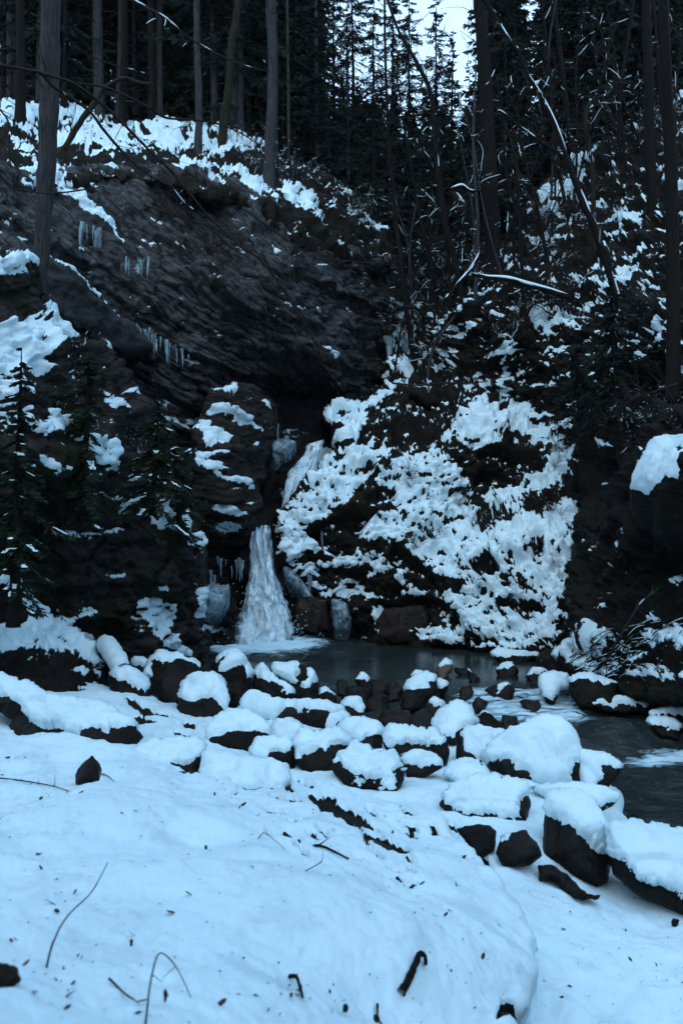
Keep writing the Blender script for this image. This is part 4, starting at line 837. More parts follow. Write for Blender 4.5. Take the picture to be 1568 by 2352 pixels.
def twigs_from(acc, pts, rs, n, L, r, up=.2, sub=2, snow=None, sd=.35):
    """side twigs along a branch"""
    m = len(pts)
    for _ in range(n):
        i = rs.randint(max(1, m // 6), m); p0 = pts[i]; tg = pts[min(i + 1, m - 1)] - pts[max(i - 1, 0)]; tg /= np.linalg.norm(tg) + 1e-9
        dr = tg * rs.uniform(.2, .9) + rs.normal(size=3) * .7 + np.array([0, 0, up]); dr /= np.linalg.norm(dr)
        l = L * rs.uniform(.35, 1); k = 6; p = [p0]
        for j in range(k):
            dr = dr + rs.normal(size=3) * .18 + np.array([0, 0, -.02]); dr /= np.linalg.norm(dr); p.append(p[-1] + dr * l / k)
        p = np.array(p); acc.tube(p, np.linspace(r, r * .3, k + 1), 3)
        if snow is not None and rs.rand() < .15: snow_on(snow, spline(p, 2), r * 1.0, rs, min(.8, sd + .3))
        if sub: twigs_from(acc, p, rs, sub, l * .5, r * .6, up, 0, snow, sd)
# ------------------------------------------------------------------ unseen slopes added beside and behind the viewer to block low light
ang = np.linspace(math.radians(98), math.radians(442), 90); rad_ = np.linspace(0, 1, 24)
A, Rr = np.meshgrid(ang, rad_)
rx_, ry_ = 14 + 40 * Rr, 12 + 45 * Rr
Xh = np.sin(A) * 0 + np.cos(A) * rx_; Yh = 6 + np.sin(A) * ry_ - 2
Ph = np.stack([Xh, Yh, 0 * Xh], -1)
Ph[..., 2] = -1.5 + 20 * Rr ** .95 + 1.5 * fbm(Ph, .12, 3, 77)
ii = np.arange(Ph.shape[0] * Ph.shape[1]).reshape(Ph.shape[:2])
keep = (Yh[:-1, :-1] < 13).reshape(-1)
Q = np.stack([ii[:-1, :-1], ii[:-1, 1:], ii[1:, 1:], ii[1:, :-1]], -1).reshape(-1, 4)[keep]
tag(mk('hills', Ph, Q, M['soil'], attrs={'snow': np.full(Ph[..., 0].size, -.35)}), kind='structure')

# ------------------------------------------------------------------ spruces
def spruce_parts(h, crown0, maxr, seed, trunk_r, whorl=.42, nb=6, spray=.5, wid=.05, droop=.38, snowy=.10, dead=True, K=11, nsp=2.3, wild=0):
    rs = np.random.RandomState(seed)
    tr = Acc(); zs = np.linspace(0, h, 14)
    bend = np.cumsum(rs.normal(size=(14, 2)) * .02, 0) * h / 20
    axis = np.column_stack([bend, zs])
    tr.tube(axis, trunk_r * np.interp(zs / h, [0, .03, .5, 1], [1.35, 1.0, .72, .06]), 8, lump=.12, seed=seed)
    def ax(z): return np.array([np.interp(z, zs, axis[:, 0]), np.interp(z, zs, axis[:, 1]), z])
    if dead:
        for z in np.arange(h * .08, crown0, .55):
            for _ in range(rs.randint(1, 4)):
                a = rs.uniform(0, 6.28); l = rs.uniform(.4, 1.6); d = np.array([math.cos(a), math.sin(a), rs.uniform(-.35, .05)])
                p = ax(z) + d * np.linspace(0, l, 4)[:, None]; p[:, 2] -= .06 * np.linspace(0, l, 4) ** 2
                tr.tube(p, np.linspace(.022, .006, 4), 3)
    V, sn = [], []
    z = crown0
    bt = Acc()
    while z < h - .1:
        t = (z - crown0) / (h - crown0)
        r = maxr * (1 - t ** 1.15) * (.75 + .25 * min(1, t * 6)) + .15
        for k in range(nb if t < .9 else 4):
            if rs.rand() < .13: continue
            a = rs.uniform(0, 6.28); L = r * rs.uniform(.55, 1.12)
            if wild: L *= (1 - wild) + wild * rs.uniform(.1, 1.5) * (.65 + .5 * math.cos(a - 2.1 * math.sin(z * 1.3 + seed)))
            s = np.linspace(0, 1, K); dz = -droop * L * (s ** 1.2) + .25 * droop * L * s ** 3 + (t - .3) * .35 * L * s
            P = ax(z + rs.uniform(-.2, .2)) + np.column_stack([np.cos(a) * L * s, np.sin(a) * L * s, dz])
            bt.tube(P[::2], np.linspace(.02, .004, len(P[::2])), 3)
            d = np.array([math.cos(a), math.sin(a), 0]); sd = np.array([-d[1], d[0], 0])
            for i in range(1, K):
                for sg in (-1, 1, 0):
                    for _ in range(int(nsp) + (rs.rand() < nsp % 1)):
                        l = spray * (1.1 - .6 * s[i]) * rs.uniform(.5, 1.2) * min(1, .12 + .9 * L)
                        dr = sd * sg * rs.uniform(.5, 1) + d * rs.uniform(.2, .9) + np.array([0, 0, rs.uniform(-.9, .05)]); dr /= np.linalg.norm(dr)
                        w = np.cross(dr, rs.normal(size=3)); w /= np.linalg.norm(w) + 1e-9; w *= wid * rs.uniform(.6, 1.2)
                        p = P[i] + d * rs.uniform(-.5, .5) * L / K
                        V.append([p - w * .4, p + dr * l * .45 - w, p + dr * l, p + dr * l * .5 + w])
            if snowy and rs.rand() < snowy * 3:
                i0 = rs.randint(1, K - 2); i1 = min(K - 1, i0 + rs.randint(2, 5))
                for i in range(i0, i1):
                    w = sd * rs.uniform(.04, .10) * (wid / .1 + .4)
                    sn.append([P[i] + w + [0, 0, .03], P[i] - w + [0, 0, .03], P[i + 1] - w * .7 + [0, 0, .03], P[i + 1] + w * .7 + [0, 0, .03]])
        z += whorl * rs.uniform(.7, 1.3) * (1 - .55 * t)
    V = np.array(V).reshape(-1, 3)
    return tr, bt, V, (np.array(sn).reshape(-1, 3) if sn else None)
def spruce(name, loc, label, cat, group, h, crown0, maxr, seed, trunk_r, bark='bark', needle='needle', **k):
    root = thing(name, loc, label, cat, group)
    tr, bt, V, sn = spruce_parts(h, crown0, maxr, seed, trunk_r, **k)
    tr.build('trunk', M[bark], root)
    bV, bQ = np.concatenate(bt.V), np.concatenate(bt.Q); nq = len(V) // 4
    c = mk('crown', np.concatenate([V, bV]), np.concatenate([np.arange(len(V)).reshape(-1, 4), bQ + len(V)]), M[needle], root, smoothf=False)
    c.data.materials.append(M['bark_dark']); mi = np.zeros(len(c.data.polygons), np.int32); mi[nq:] = 1; c.data.polygons.foreach_set('material_index', mi)
    if sn is not None: loose(mk('snow_load', sn, np.arange(len(sn)).reshape(-1, 4), M['snow'], c, smoothf=False))
    return root

FAR = (0, -500, 0)
G1 = 'spruces standing in the forest above the cliff'
variants = [spruce('spruce_tree', FAR, '', 'tree', G1, h, c0, r, 900 + i, tr, bark=b, snowy=sn) for i, (h, c0, r, tr, b, sn) in enumerate(
    [(26, 9, 3.0, .22, 'bark', .05), (22, 6, 2.6, .17, 'bark', .06), (29, 12, 3.0, .25, 'bark_dark', .05), (16, 1.2, 2.4, .14, 'bark_dark', .12), (12, .6, 2.2, .10, 'bark_dark', .16), (19, 3, 2.5, .14, 'bark', .1)])]
first_used = [False] * len(variants)
def plant(k, loc, rz, sc, label, group):
    if not first_used[k]:
        first_used[k] = True; o = variants[k]
        o.location = Vector([float(v) for v in loc]); o.rotation_euler = (0, 0, rz); o.scale = (sc, sc, sc); o['label'] = label; o['group'] = group
        return o
    return dup(variants[k], loc, rz, sc, label, group)
rs = np.random.RandomState(4)
# the forest behind the snowy shelf: bare lower trunks, crowns above
LBL_L = 'tall grey-trunked spruce with bare lower stem in the dark forest above the cliff'
n = 0
for i in range(420):
    px = rs.uniform(-60, 720); d = 31 + 26 * rs.rand() ** 1.3
    x = (px - CX) / F * d
    if n >= 70: break
    z = float(hill_z(x, d)) if d > 32 else 18
    n += 1
    plant(rs.choice([0, 1, 2, 0, 2, 5]), (x, d, z - .3), rs.uniform(0, 6.28), rs.uniform(.8, 1.1), LBL_L, G1)
# the valley behind: keep the gap of sky open
def sky_limit(px):
    return np.interp(px, [705, 735, 800, 850, 900, 940, 1000, 1060, 1095, 1120], [-200, 130, 170, 200, 200, 190, 170, 240, 180, -150])
LBL_C = 'snow-dusted spruce crowded in the steep valley behind the upper falls'
G2 = 'spruces filling the valley behind the falls'
n = 0
for i in range(900):
    px = rs.uniform(690, 1130); d = rs.uniform(36, 85); x = (px - CX) / F * d; z = float(hill_z(x, d))
    k = rs.choice([3, 4, 5, 3, 1]); hh = [26, 22, 29, 16, 12, 19][k] * 1.0
    lim = max(sky_limit(px + q) for q in (-12, 0, 12)); top = CY - (z + hh - CZ) * F / d
    sc = 1.0
    if top < lim:
        sc = (CZ + (CY - lim) * d / F - z) / hh
        if sc < .3: continue
    n += 1
    if n > 52: break
    plant(k, (x, d, z - .2), rs.uniform(0, 6.28), min(sc, 1.1), LBL_C, G2)
LBL_R = 'dark spruce in the dense stand on the shaded slope above the white scree'
G3 = 'spruces on the shaded slope'
n = 0
for i in range(500):
    px = rs.uniform(1125, 1640); d = rs.uniform(31, 58); x = (px - CX) / F * d; z = float(hill_z(x, d))
    n += 1
    if n > 44: break
    plant(rs.choice([0, 5, 1, 3, 4, 2]), (x, d, z - .3), rs.uniform(0, 6.28), rs.uniform(.8, 1.1), LBL_R, G3)

for px, d, top, crown, seed, lb in [(806,34,-160,9,1301,'fine-branched spruce veiling the sky close to the pale slender stem'),(858,33,-60,7,1302,'fine-branched dark spruce before the sky, second from the pale slender stem'),(902,35,-90,6,1303,'spruce whose thin boughs fringe the bright gap of sky'),(1036,37,66,2,1304,'pointed spruce standing alone in the gap of sky'),(1082,39,150,2,1305,'ragged lower spruce touching the massive trunk before the sky'),(770,36,-120,8,1306,'fine-branched spruce between the thin whitish trunk and the pale slender stem'),(975,44,170,1,1307,'short spruce low in the middle of the gap of sky'),(1004,38,-30,8,1309,'sparse high spruce standing mid-way in the gap of sky'),(938,36,-40,9,1308,'high thin spruce whose boughs hang into the left side of the sky gap'.replace('left side of the sky gap','sky gap beside the bent stem'))]:
    x = (px - CX) / F * d; z0 = float(hill_z(x, d)) - .3; h = CZ + (CY - top) * d / F - z0
    spruce('spruce_tree', (x, d, z0), lb, 'tree', None, h, min(crown, h * .4), 2.3 if h > 16 else 1.7, seed, .13, 'bark_dark', 'needle', whorl=.58, nb=5, spray=.40, wid=.026, nsp=1.25, droop=.45, snowy=.08, dead=h > 16, K=11)
# ------------------------------------------------------------------ single trees one can tell apart
def trunk_tree(name, label, cat, path, mat='bark', side=None, rs_seed=1, twigs=14, L=1.4, snow=0, key=None, up=.1, tr=.014, sub=2):
    """path: (px, py, width px, depth); from the foot upwards"""
    path = np.array(path, float)
    if key:
        path[:, 3] += on(key, path[0, 0], path[0, 1])[1] + .12 - path[0, 3]
        f0 = path[0].copy(); f0[1] += 22; f0[2] *= 1.25; path = np.concatenate([[f0], path])
    pts = spline(U(path[:, 0], path[:, 1], path[:, 3])); w = np.interp(np.linspace(0, 1, len(pts)), np.linspace(0, 1, len(path)), path[:, 2] / 2 / F * path[:, 3])
    base = pts[0].copy(); rs = np.random.RandomState(rs_seed)
    root = thing(name, base, label, cat); P = pts - base
    a = Acc(); a.tube(P, w, 10, lump=.16, seed=rs_seed); a.build('trunk', M[mat], root)
    t = Acc(); s = Acc()
    if twigs: twigs_from(t, P, rs, twigs, L, tr, up, sub, s if snow else None)
    if snow: snow_on(s, P, w, rs, snow, 1.0)
    t.build('crown', M['twig'], root); loose(s.build('snow_load', M['snow'], root))
    return root
trunk_tree('leaning_tree', 'thick grey leaning trunk rooted on the mossy snowy crag', 'tree', [(88,700,34,14.4),(92,640,30,14.4),(100,520,38,14.4),(108,380,42,14.4),(114,220,44,14.3),(118,0,46,14.2),(120,-200,46,14.2)], 'bark', key='crag', twigs=10, L=.9)
trunk_tree('spruce_tree', 'pale straight trunk rooted right at the cliff lip', 'tree', [(616,425,32,24.5),(620,330,25,24.5),(627,150,23,24.5),(622,0,22,24.5),(620,-250,20,24.5)], 'bark', key='hillL', twigs=26, L=1.6, tr=.016, up=-.1)
trunk_tree('mossy_tree', 'crooked mossy tree with flaking bark, beside the pale cliff-lip trunk', 'tree', [(510,340,24,26),(515,270,20,26),(527,190,17,26),(530,110,17,26),(540,60,18,26),(546,0,16,26),(550,-150,14,26)], 'bark_moss', key='hillL', twigs=22, L=1.5)
trunk_tree('spruce_tree', 'slim grey trunk in the middle of the snowy forest shelf', 'tree', [(455,345,20,28),(457,250,16,28),(453,120,15,28),(452,0,14,28),(452,-200,14,28)], 'bark', key='hillL', twigs=18, L=1.2)
trunk_tree('birch_tree', 'thin whitish trunk standing alone at the valley mouth', 'tree', [(728,362,11,36),(726,250,9,36),(725,120,9,36),(724,0,9,36),(724,-150,8,36)], 'bark_pale', twigs=14, L=1.2)
trunk_tree('birch_tree', 'very thin pale stem with stubs, next to the thin whitish trunk', 'tree', [(754,362,6,37),(752,320,5,37),(749,270,6,37),(748,200,4,37)], 'bark_pale', twigs=10, L=1)
trunk_tree('birch_tree', 'pale slender stem before the dark valley spruces', 'tree', [(800,420,9,35),(800,330,7,35),(798,240,7,35),(797,120,6,35)], 'bark_pale', twigs=12, L=1.2)
trunk_tree('spruce_tree', 'dark trunk at the snowy shelf end where the forest is darkest', 'tree', [(47,285,30,26),(48,200,22,26),(48,60,20,26),(47,-150,20,26)], 'bark_dark', key='hillL', twigs=14, L=1.2)
for j, (x, w, d, yb, lb) in enumerate([(283,15,30,285,'slender dark trunk behind the propped dead log'),(310,11,33,280,'thin pale-streaked trunk just behind the propped dead log'),(350,18,31,300,'stout brownish trunk near the end of the propped dead log'),(395,9,34,285,'thin dark stem between two stouter forest trunks'),(415,14,33,285,'straight dim trunk midway along the snowy forest shelf'),(492,9,35,290,'thin stem just before the crooked mossy tree'),(560,13,33,325,'dim trunk between the crooked mossy tree and the pale cliff-lip trunk'),(210,10,33,255,'thin dark trunk near the leaning grey trunk'),(150,12,30,250,'dark trunk close behind the leaning grey trunk'),(650,9,36,365,'thin stem just past the pale cliff-lip trunk')]):
    trunk_tree('spruce_tree', lb, 'tree', [(x,yb+(30 if d>=31 else 0),w*1.3,d),(x+rs.uniform(-3,3),yb-60,w,d),(x+rs.uniform(-4,4),yb-200,w*.9,d),(x+rs.uniform(-4,4),-200,w*.8,d)], 'bark' if j % 2 else 'bark_dark', rs_seed=j+40, twigs=12, L=1.0, key='hillL' if d<31 else None)
trunk_tree('spruce_tree', 'massive dark straight trunk beside the gap of sky', 'tree', [(1132,610,40,22),(1128,480,36,22),(1116,250,33,22),(1107,80,29,22),(1102,0,28,22),(1095,-300,26,22)], 'bark_dark', rs_seed=8, key='hillR', twigs=40, L=2.0, tr=.016, up=-.1)
trunk_tree('spruce_tree', 'dark straight trunk on the steep slope nearest the picture edge', 'tree', [(1545,900,34,16),(1545,700,30,16.5),(1540,400,28,17),(1525,100,26,17),(1518,-200,26,17)], 'bark_dark', rs_seed=9, key='wall', twigs=30, L=1.6, tr=.012)
trunk_tree('spruce_tree', 'second dark trunk inward from the edge of the steep slope', 'tree', [(1498,500,26,24),(1494,400,24,24),(1488,200,22,24),(1480,-200,20,24)], 'bark_dark', rs_seed=10, key='hillR', twigs=30, L=1.6)
trunk_tree('dead_tree', 'thin dark crooked stem leaning over the ice gully', 'tree', [(955,850,14,25),(940,760,13,25),(920,600,11,25.5),(908,500,10,26),(893,330,8,26),(885,150,6,26),(883,0,5,26)], 'bark_dark', rs_seed=11, key='hillR', twigs=40, L=1.5, snow=.10)
trunk_tree('dead_tree', 'dark bent stem rising before the bright gap of sky', 'tree', [(1072,740,16,26),(1044,600,14,26),(1019,500,14,26),(1000,330,14,26),(990,220,11,26),(960,150,9,26),(915,70,7,26),(890,0,6,26)], 'bark_dark', rs_seed=12, key='hillR', twigs=40, L=1.6, snow=.10)
trunk_tree('sapling', 'straight thin dark sapling on the snow shelf above the block', 'tree', [(1000,820,7,25),(996,700,6,25),(988,580,5,25),(984,450,3,25)], 'bark_dark', rs_seed=13, key='hillR', twigs=36, L=.7, snow=.2, tr=.01)
trunk_tree('sapling', 'thin straight stem below the fallen white log', 'tree', [(1206,770,10,23),(1202,700,9,23),(1196,580,8,23),(1190,460,6,23),(1186,350,4,23)], 'bark_dark', rs_seed=14, key='hillR', twigs=24, L=1)
trunk_tree('snowy_tree', 'slender leaning tree lined with snow on the slope beside the massive trunk', 'tree', [(1432,745,15,22),(1405,650,17,22),(1370,540,16,22),(1340,470,15,22),(1308,385,12,22),(1275,290,10,22),(1240,220,9,22),(1210,170,8,22),(1190,120,8,22),(1160,80,8,22),(1125,20,9,22),(1095,-20,9,22)], 'bark_dark', rs_seed=15, key='hillR', twigs=26, L=1.6, snow=.85)
trunk_tree('mossy_tree', 'mossy trunk with arched snowy boughs on the upper slope', 'tree', [(1362,480,13,25),(1360,400,12,25),(1350,330,12,25),(1344,265,12,25),(1360,230,9,25),(1392,220,7,25),(1410,195,6,25),(1440,190,4,25)], 'bark_moss', rs_seed=16, key='hillR', twigs=16, L=1.3, snow=.45)
trunk_tree('dead_tree', 'arched mossy bough sprouting over the upper rock edge', 'tree', [(1420,310,9,25.5),(1405,270,9,25.5),(1385,240,8,25.5),(1362,245,7,25.5),(1345,262,5,25.5)], 'bark_moss', rs_seed=26, key='hillR', twigs=10, L=.9, snow=.6)
trunk_tree('snag', 'broken dead snag with snow down its face beside the massive trunk', 'tree', [(1092,570,17,24),(1085,520,18,24),(1070,490,17,24),(1052,460,15,24),(1034,434,14,24)], 'bark_moss', rs_seed=17, key='hillR', twigs=6, L=.8, snow=.8)
trunk_tree('snowy_bough', 'snowy horizontal bough reaching from the dead snag to the massive trunk', 'branch', [(1034,436,9,24),(1060,428,8,24),(1078,438,6,24),(1106,438,4,24)], 'bark_dark', rs_seed=18, twigs=5, L=.5, snow=.85)
trunk_tree('fallen_log', 'long fallen pole carrying a white line of snow across the dark slope', 'log', [(1308,684,13,21),(1260,668,11,21),(1210,655,11,21),(1165,642,10,21),(1120,638,9,21),(1082,630,8,21)], 'bark_dark', rs_seed=19, twigs=5, L=.6, snow=.97)
trunk_tree('snowy_bough', 'short snowy limb slanting down from the white fallen pole', 'branch', [(1022,690,7,24),(1045,660,8,24),(1080,620,8,24),(1100,585,7,24),(1108,560,5,24)], 'bark_dark', rs_seed=20, twigs=6, L=.6, snow=.8)
trunk_tree('snowy_bough', 'limb forking off the leaning snow-lined tree', 'branch', [(1304,368,9,22),(1270,345,8,22),(1225,315,6,22),(1185,285,5,22),(1150,256,4,22),(1135,260,3,22)], 'bark_dark', rs_seed=21, twigs=10, L=.7, snow=.5)
trunk_tree('dead_tree', 'dim bent trunk deep in the shade of the upper slope', 'tree', [(1330,370,11,26),(1312,330,12,26),(1302,260,11,26),(1290,150,10,26),(1270,0,9,26)], 'bark_dark', rs_seed=22, key='hillR', twigs=20, L=1.2, snow=.15)
# bare limbs hanging in from the leaning tree
def limb(label, path, seed, snow=.0, twigs=16, L=.7, mat='twig', tr=.007):
    return trunk_tree('bare_branch', label, 'branch', path, mat, rs_seed=seed, twigs=twigs, L=L, snow=snow, tr=tr, sub=2, up=-.1)
limb('long bare branch sagging from the edge of the forest past the leaning trunk', [(-20,146,8,13),(60,160,7,13),(95,168,8,13),(125,200,8,13.2),(200,250,7,13.5),(240,300,7,13.7),(285,352,6,14),(340,400,4,14.3),(400,430,3,14.6)], 51, .18)
limb('bare branch crossing the whole cliff face down to the cave', [(95,168,7,13),(175,195,7,13.3),(260,262,7,13.8),(320,322,6,14.2),(360,362,6,14.5),(400,400,6,14.8),(475,492,5,15.2),(545,560,4,15.6),(600,600,4,16),(670,690,3,16.5),(720,760,2,17)], 52, 0, 40, .9)
limb('bare branch running nearly level over the snowy shelf', [(175,190,5,14),(250,203,5,14.3),(340,245,5,14.6),(380,270,5,15),(440,275,4,15.3),(505,286,4,15.6),(560,310,3,16),(610,345,2,16.3)], 53, 0, 26, .7)
limb('thin branch dusted white high among the dark trunks', [(295,-5,5,16),(345,22,6,16),(380,42,5,16),(435,87,4,16.2),(500,125,4,16.5),(560,150,3,16.8),(620,165,2,17)], 54, .55)
limb('thin bare twig branch arching below the dusted white one', [(70,30,4,15),(140,65,4,15),(170,105,4,15.2),(225,135,3,15.4),(265,150,3,15.6),(320,165,2,16)], 55, .1)
limb('bare stick crossing in front of the leaning trunk', [(-10,380,4,13.2),(15,420,4,13.4),(50,437,4,13.6),(120,444,4,13.6),(190,436,3,13.8),(240,428,2,14)], 56, 0, 10, .5)
limb('hooked bare branch by the crag edge', [(-10,330,5,13),(12,310,5,13),(20,280,4,13),(0,250,4,13)], 57, 0, 8, .5)
trunk_tree('dead_log', 'dead log propped like a crutch above the cliff, tipped with snow', 'log', [(148,342,13,22),(185,280,13,22),(215,240,12,22),(238,204,11,22),(268,186,9,22),(290,180,9,22),(320,190,8,22),(348,193,6,22)], 'bark_moss', rs_seed=58, twigs=6, L=.6, snow=.35)
for j, (lb, pa) in enumerate([('thin grey root-like branch slanting down the cliff to the cave', [(600,580,5,20),(640,650,5,20.4),(690,730,4,21),(725,790,3,21.5),(740,830,2,22)]),
     ('faint branch drooping across the upper cliff', [(330,470,4,19),(420,500,4,19.3),(480,520,4,19.5),(520,560,3,19.8),(570,590,3,20)]),
     ('long thin branch reaching toward the ice gully', [(560,480,4,21),(650,545,4,21.5),(720,590,3,22),(800,600,3,22.5),(880,605,2,23)]),
     ('spindly twig spray beneath the dark block', [(900,880,4,23),(960,885,4,22.5),(1020,880,4,22),(1080,880,3,21.8),(1120,875,2,21.6)]),
     ('rusty twig spray on the steep wall beside the snowy bulge', [(1560,880,5,13),(1500,900,4,13.3),(1440,920,3,13.8),(1390,960,2,14.5)])]):
    limb(lb, pa, 70 + j, 0, 34, 1.0, tr=.008)

# ------------------------------------------------------------------ small firs on the near crag
def fir(label, foot, top, d, maxr, seed, snowy=.1, name='fir_tree', needle='needle_near', crown0=.12):
    b, t = U(foot[0], foot[1], d), U(top[0], top[1], d); h = float(t[2] - b[2])
    o = spruce(name, b, label, 'tree', None, h, h * crown0, maxr, seed, .035 + .012 * h, 'bark_dark', needle, whorl=.26, nb=6, spray=.25, wid=.019, droop=.68, snowy=snowy, dead=False, K=13, nsp=2.4, wild=.7)
    tx = math.atan2(t[0] - b[0], h); o.rotation_euler = (0, tx, 0); return o
fir('dark fir with white-tipped boughs at the snowy crag top', (30,1440), (48,800), 11.2, .8, 1201, .25)
fir('bushy green fir in the middle of the crag', (190,1200), (205,800), 13.2, 1.0, 1202, .05)
fir('fir with a thick dark visible stem before the layered rock', (352,1185), (366,905), 14.6, .95, 1204, .15)
fir('scrawny small fir leaning toward the waterfall', (415,1240), (400,980), 15.6, .75, 1206, .2)
fir('dark bushy fir clinging to the steep slope under the white pole', (1420,960), (1400,640), 18, 1.8, 1207, .04, needle='needle')
fir('low dark fir beside the steep wall, half hidden in shade', (1330,960), (1320,760), 20, 1.5, 1208, .05, needle='needle')

# thicket of thin bare stems on the shaded slope and in the gully
rs = np.random.RandomState(31)
for j in range(34):
    x = rs.uniform(1140, 1560) if j < 22 else rs.uniform(900, 1100)
    y = np.interp(x, [900, 1000, 1100, 1200, 1300, 1400, 1560], [760, 720, 600, 560, 430, 360, 260]) + rs.uniform(0, 160)
    d = on('hillR', x, y)[1]; w = rs.uniform(3.5, 11); lx = rs.normal() * 85; top = y - rs.uniform(260, 620)
    t = trunk_tree('bare_tree', 'thin dark bare tree in the thicket on the shaded slope' if j < 22 else 'thin bare tree crowding the gully above the chute', 'tree', [(x, y, w, d), (x + lx * .3 + rs.normal() * 8, y + (top - y) * .33, w * .85, d), (x + lx * .6 + rs.normal() * 12, y + (top - y) * .66, w * .6, d), (x + lx, top, w * .25, d)], 'bark_dark' if rs.rand() < .7 else 'bark', rs_seed=600 + j, twigs=26, L=1.5, snow=.06, key='hillR', tr=.011)
    t['group'] = 'thin trees on the shaded slope' if j < 22 else 'thin trees in the gully'

# more dim stems between the trees above the cliff
rs = np.random.RandomState(77)
for j in range(26):
    x = rs.uniform(-10, 720); d = rs.uniform(30.5, 42); y = np.interp(x, [0, 60, 250, 440, 560, 700], [235, 245, 275, 292, 325, 385]) + 26; w = rs.uniform(5, 13)
    t = trunk_tree('spruce_tree', 'slim dim stem in the packed forest above the cliff', 'tree', [(x, y, w * 1.2, d), (x + rs.normal() * 3, y - 130, w, d), (x + rs.normal() * 8, -250, w * .8, d)], 'bark' if rs.rand() < .6 else 'bark_dark', rs_seed=800 + j, twigs=12, L=1.1, up=-.15, tr=.011)
    t['group'] = 'slim stems in the forest above the cliff'

# unseen spruces added behind the viewer to shade the near bank
for (x, y, z, k, sc) in [(-4.2, -2.4, 1.6, 1, .9), (.6, -4.6, 2.2, 5, .95), (-7.5, 1.2, 1.2, 5, .9), (4.8, -3.6, 1.0, 1, .9), (-2.4, -6.5, 2.6, 0, .9), (-6.2, -5.0, 2.4, 3, 1.1)]:
    plant(k, (x, y, z - .6), x * 2.1, sc, 'unseen spruce added behind the viewer to shade the near snow bank', 'added spruces behind the viewer')
# ------------------------------------------------------------------ ice
def icicle_mesh(seed):
    rs = np.random.RandomState(seed); n = 9; t = np.linspace(0, 1, n)
    pts = np.column_stack([.03 * np.sin(t * 5 + seed), .02 * np.cos(t * 4 + seed), -t])
    return tube_arr(pts, .085 * (1 - t) ** .8 * (1 + .25 * np.sin(t * 17 + seed)) + .004, 7, lump=.2, seed=seed)
icv = []
def icicles(label, group, line, n, l0, l1, d, seed, fat=1.0):
    rs = np.random.RandomState(seed); line = np.array(line, float)
    for i in range(n):
        t = rs.rand() * (len(line) - 1) * .999; k = min(int(t), len(line) - 2); q = line[k] + (line[k + 1] - line[k]) * (t - k)
        dd = d if not isinstance(d, str) else min(on(d, q[0], q[1] + k2)[1] for k2 in (0, 12, 26, 40)) - .06
        q = q + [0, rs.normal() * 5]; L = (l0 * .8 + (l1 * 1.25 - l0 * .8) * rs.rand() ** 1.8) / F * dd; p = U(q[0], q[1], dd)
        if len(icv) < 3:
            V, Q = icicle_mesh(len(icv)); o = mk('icicle', V, Q, M['ice']); icv.append(o); tag(o, label, 'icicle', group)
        else:
            o = icv[rs.randint(3)].copy(); COL.objects.link(o); o['label'] = label; o['group'] = group
        o.location = Vector(p.tolist()); k_ = fat * rs.uniform(.7, 1.4); o.scale = (L * k_, L * k_, L); o.rotation_euler = (0, 0, rs.uniform(0, 6))
icicles('thin icicle in the row under the topmost overhang of the cliff', 'icicles under the top overhang', [(180,512),(205,520),(232,526)], 11, 25, 62, 'cliff', 1, .8)
icicles('icicle hanging from the dark cliff ledge beside the grey rock shelf', 'icicles beside the grey shelf', [(272,592),(300,596),(345,590)], 13, 22, 52, 'cliff', 2, .8)
icicles('icicle in the long fringe along the stepped cliff base', 'icicles along the cliff base', [(300,736),(340,765),(385,785),(438,812)], 30, 20, 48, 'cliff', 3, .9)
icicles('icicle in the recess directly beside the lower fall', 'icicles beside the lower fall', [(490,1276),(530,1290),(558,1284)], 12, 24, 56, 19.6, 4)
icicles('icicle under the mossy crag nose near the frozen curtain', 'icicles at the crag nose', [(452,1290),(470,1302),(500,1330)], 7, 22, 50, 17.9, 5)
icicles('icicle below the snowy ridge on the far side of the fall', 'icicles across the fall', [(690,1316),(718,1318)], 5, 18, 42, 20.0, 6)
icicles('icicle fringe drop below the ridge nose', 'icicles at the ridge nose', [(738,1220),(752,1212)], 4, 22, 50, 20.6, 7)
icicles('long icicle column in the high frozen gully', 'icicles in the frozen gully', [(888,770),(905,800),(940,770)], 9, 30, 70, 27.6, 8, 1.3)
icicles('slender icicle above the upper chute', 'icicles above the chute', [(630,952),(640,990),(665,1000)], 5, 20, 60, 23, 9, .7)
def ice(label, poly, d, bulge, key):
    c = np.array(poly).mean(0)
    o = sheet('ice_sheet', key, poly, [(x, y, d) for x, y in poly] + [(c[0], c[1], d - bulge)], M['ice'], step=2.5, rnd=(10, .2), disp=lumps(.05, 2, .05, 6, 5, .05), thick=0, skirt=.3, wob=3, base=-1)
    del o['kind']; tag(o, label, 'ice')
ice('frozen white ice curtain spilling over the rock beside the lower fall', [(456,1350),(490,1340),(528,1345),(520,1378),(500,1420),(478,1432),(458,1420)], 18.7, .25, 'ice1')
ice('pale ice apron above the dark boulder of the upper chute', [(622,1015),(650,1008),(682,1018),(668,1034),(640,1046),(632,1062),(620,1048)], 21.8, .2, 'ice2')
ice('grey ice glaze under the snowy ridge, next to the lower fall', [(652,1300),(668,1305),(700,1340),(720,1372),(712,1392),(690,1360),(660,1335)], 19.9, .15, 'ice3')
ice('ice flow running down the reddish rock block at the pool', [(762,1375),(800,1385),(806,1420),(800,1455),(770,1455),(766,1410)], 19.6, .15, 'ice4')
def zF(*q): return [(407.7 + x / 3.946, 940.8 + y / 3.946) for x, y in q]
rock('blocky reddish wet rock at the pool behind the waterfall', zF((1085,1700),(1200,1680),(1350,1740),(1375,1940),(1250,1965),(1080,1930),(1060,1800)), [], 0, 901, mat='reddish', d=19.5, lean=.2, fat=.6)
